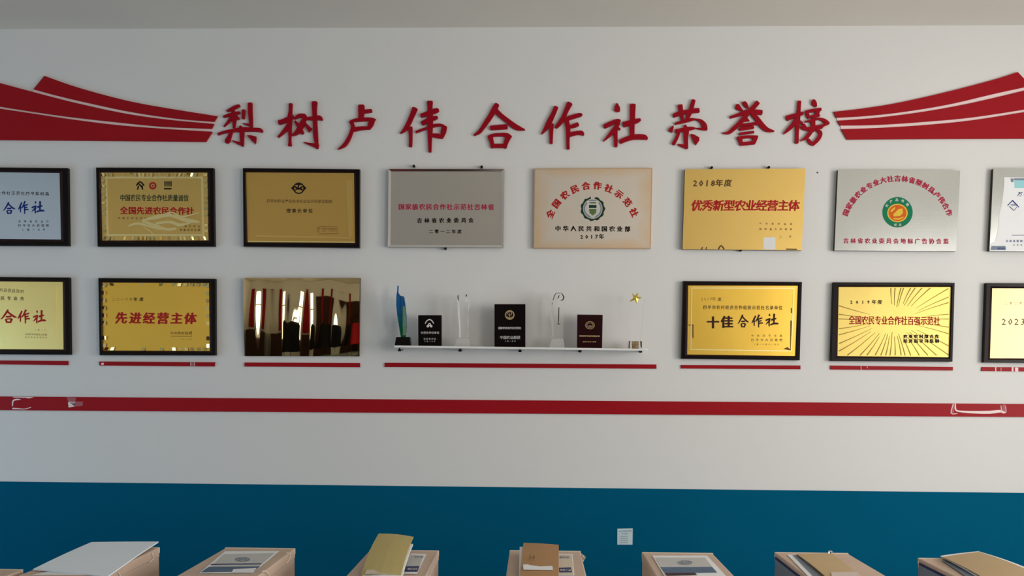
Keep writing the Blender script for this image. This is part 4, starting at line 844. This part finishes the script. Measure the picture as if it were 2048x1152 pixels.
m = MB(); sheet(m, [(1047, 1085.5), (1117.5, 1089.5), (1117, 1156), (1040, 1156)], [1.0, 1.0, ZT+.018, ZT+.018], .003, .004, 8, 4); m.build('cover', mat('orange_brown_envelope', (0.47, 0.27, 0.13), 0.7, noise=(9, 0.08)), t)
m = MB(); sheet(m, [(1039.5, 1093.5), (1110, 1095), (1116, 1158), (1037.5, 1158)], [.992, .992, ZT+.012, ZT+.012], .004, .004, 8, 4); m.build('paper_block', M['paper'], t)
m = MB(); sheet(m, [(1046, 1129), (1104, 1127), (1106, 1140), (1047, 1139)], [.989, .989, .987, .987], .0006, 0, 2, 2); m.build('white_slip', M['paper'], t)
m = MB(); m.open = True
for ch, cxx in (('3', 1060), ('4', 1067)):
    vs, fs = glyph(ch, 0.0); m.add([PZ(cxx+a*11, 1113.5-b*12, 1.0005) for a, b in vs], fs)
m.build('handwriting', M['inkbrown'], t)
# box 5
t, *_ = carton('cardboard box with bare landscape label, third from right', 1285, 1424, 1105.5, label_parts=[
    ('label_border', 'paper', [(1304.5, 1111), (1414, 1111), (1456, 1156), (1331, 1156)], .0022), ('label_sheet', 'label', [(1310, 1115), (1410, 1115), (1424, 1133), (1322, 1134)], .003), ('label_picture', 'labblue', [(1321, 1134), (1424, 1133.5), (1434, 1144.5), (1330, 1146)], .0036), ('label_stripe', 'labdark', [(1330, 1146), (1390, 1145.5), (1394, 1149.5), (1333, 1151)], .0040)])
emark(t, 1370, 1125, 15, 4.2)
# box 6
t, *_ = carton('cardboard box with dark framed side and wide brown envelope, second from right', 1551, 1694, 1105.5, side=True, label_parts=[('label_border', 'paper', [(1574, 1109), (1600, 1109), (1640, 1152), (1616, 1152)], .0022), ('label_picture', 'labgrey', [(1585, 1110), (1596, 1109.5), (1642, 1152), (1626, 1152)], .003)])
t = empty('envelope', PZ(1650, 1146, ZT+.006), 'wide flat brown envelope on the second box from right', 'envelope')
m = MB(); sheet(m, [(1593, 1107.5), (1664, 1107), (1724, 1156), (1655, 1156)], [ZT+.008, ZT+.008, ZT+.010, ZT+.010], .003, .003, 8, 4); m.build('cover', M['envel'], t)
m = MB(); sheet(m, [(1662, 1144.5), (1714, 1143.5), (1724, 1156), (1664, 1156)], [ZT+.014, ZT+.014, ZT+.0125, ZT+.0125], .0006, 0, 2, 2); m.build('white_slip', mat('pinkish_paper', (0.66, 0.56, 0.50), 0.7), t)
m = MB(); c = PZ(1661, 1105, ZT+.006); m.tube([c-Vector((0, 0, .003)), c+Vector((0, 0, .004)), c+Vector((0, 0, .006))], [.009, .008, .004], 10); m.build('button_fastener', M['silver_pol'], t)
# box 7
t, *_ = carton('cardboard box with dark framed side and tilted tan envelope, rightmost', 1838, 1985, 1117, side=True)
t = empty('envelope', PZ(1950, 1146, ZT+.006), 'tan envelope with curled white back edge on the rightmost box', 'envelope')
m = MB(); sheet(m, [(1885, 1114), (1958, 1103.5), (2075, 1148), (1985, 1166)], [ZT+.014, ZT+.022, ZT+.02, ZT+.012], .003, .004, 8, 4); m.build('cover', mat('tan_envelope_paper', (0.52, 0.38, 0.22), 0.7, noise=(9, 0.06)), t)
m = MB(); sheet(m, [(1881, 1111.5), (1957, 1102.5), (2079, 1146), (1975, 1166)], [ZT+.010, ZT+.018, ZT+.016, ZT+.007], .004, .004, 8, 4); m.build('paper_block', M['paper'], t)
m = MB(); sheet(m, [(1883, 1120), (1908, 1121), (1975, 1158), (1940, 1158)], [ZT+.004, ZT+.004, ZT+.004, ZT+.004], .001, 0, 3, 2); m.build('dark_flap', M['labgrey'], t)

# ------------------------------------------------------------------ the far side of the room, with stands and panels added for its reflection in the polished plaque
def banner(x0, x1, z0, z1, lab):
    t = empty('hanging_banner', ((x0+x1)/2, YB, z0), lab, 'banner')
    m = MB(); n = 12
    for j in range(2):
        for i in range(n+1):
            u = i/n; m.v.append(Vector((x0+(x1-x0)*u, YB+.04+.015*math.sin(u*20), (z0, z1)[j])))
    for i in range(n): m.f.append([i, i+1, n+2+i, n+1+i]); m.m.append(0)
    m.build('cloth', M['banner'], t); m = MB(); m.tube([(x0-.03, YB+.05, z1), (x1+.03, YB+.05, z1)], .012, 8); m.build('rod', M['darkwood'], t)
banner(-4.2, -3.8, 1.25, 2.9, 'red banner on the opposite wall, left of its window')
banner(-2.75, -2.55, 0.9, 2.9, 'red banner on the opposite wall beside the dark cabinet')
t = empty('cabinet', (-1.1, YB+.25, 0), 'dark wooden cabinet against the opposite wall', 'cabinet')
m = MB(); m.box((-1.6, YB+.02, 0), (-0.6, YB+.45, 2.0)); m.build('body', M['darkwood'], t, bevel=.005)
for k in range(2):
    m = MB(); m.box((-1.58+k*.49, YB+.45, .05), (-1.11+k*.49, YB+.47, 1.95)); d = m.build('door', M['darkwood'], t, bevel=.004)
    m = MB(); xh = -1.16+k*.1; m.tube([(xh, YB+.48, .95), (xh, YB+.49, 1.1)], .006, 8); m.build('handle', M['silver_pol'], d)
def coat(x, lab, mk):  # adds a figure stand-in: a coat on a pole
    t = empty('figure_stand_in', (x, YB+1.1, 0), lab, 'figure stand-in')  # added coat on a pole, standing in for people mirrored in the plaque
    m = MB(); m.tube([(x, YB+1.1, .02), (x, YB+1.1, 1.75)], .018, 8); m.tube([(x-.2, YB+1.1, .02), (x+.2, YB+1.1, .02)], .015, 6); m.tube([(x, YB+.9, .02), (x, YB+1.3, .02)], .015, 6); m.build('stand_in_pole', M['darkwood'], t)
    m = MB(); c = Vector((x, YB+1.1, 0)); n = 16; zz = [(1.62, .05), (1.55, .20), (1.3, .22), (0.9, .24), (0.6, .27)]
    vs = [Vector((x+r*math.cos(2*PI*k/n)*(1+.06*math.cos(5*2*PI*k/n)), c.y+.6*r*math.sin(2*PI*k/n), z)) for z, r in zz for k in range(n)]
    m.add(vs, [[i*n+k, i*n+(k+1) % n, (i+1)*n+(k+1) % n, (i+1)*n+k] for i in range(len(zz)-1) for k in range(n)]); m.build('stand_in_coat', M[mk], t, smooth=True)
coat(-3.0, 'added figure stand-in with a black coat in front of the opposite window', 'cloth')
coat(-1.8, 'added figure stand-in with a dark red coat behind the camera', 'banner')

coat(-2.4, 'added figure stand-in with a long black coat in front of the dark cabinet', 'cloth')
banner(-0.4, 0.3, 0.7, 2.7, 'wide red banner on the opposite wall right of the dark cabinet')
for x0, lab in ((-4.2, 'tall dark wooden cabinet in the corner opposite, under the red banner'), (0.5, 'dark wooden cabinet right of the wide red banner on the opposite wall')):
    t = empty('cabinet', (x0+.45, YB+.25, 0), lab, 'cabinet')
    hh = 1.2 if x0 < -4 else 2.1; ww = 0.62 if x0 < -4 else 1.2
    m = MB(); m.box((x0, YB+.02, 0), (x0+ww, YB+.45, hh)); m.build('body', M['darkwood'], t, bevel=.005)
    for k in range(2):
        m = MB(); m.box((x0+.01+k*ww/2, YB+.45, .05), (x0+(k+1)*ww/2-.01, YB+.47, hh-.05)); m.build('door', M['darkwood'], t, bevel=.004)
for x0, x1, lab in ((-3.0, -1.62, 'wide dark brown panel added behind the figure stand-ins to darken the mirror'), (1.9, 3.0, 'dark brown panel added for dark reflections at the far right of the opposite wall')):
    m = MB(); m.box((x0, YB+.001, 0), (x1, YB+.03, 2.6)); tag(m.build('added_dark_panel', M['darkwood']), lab, 'panel')  # added to darken what the polished plaque mirrors
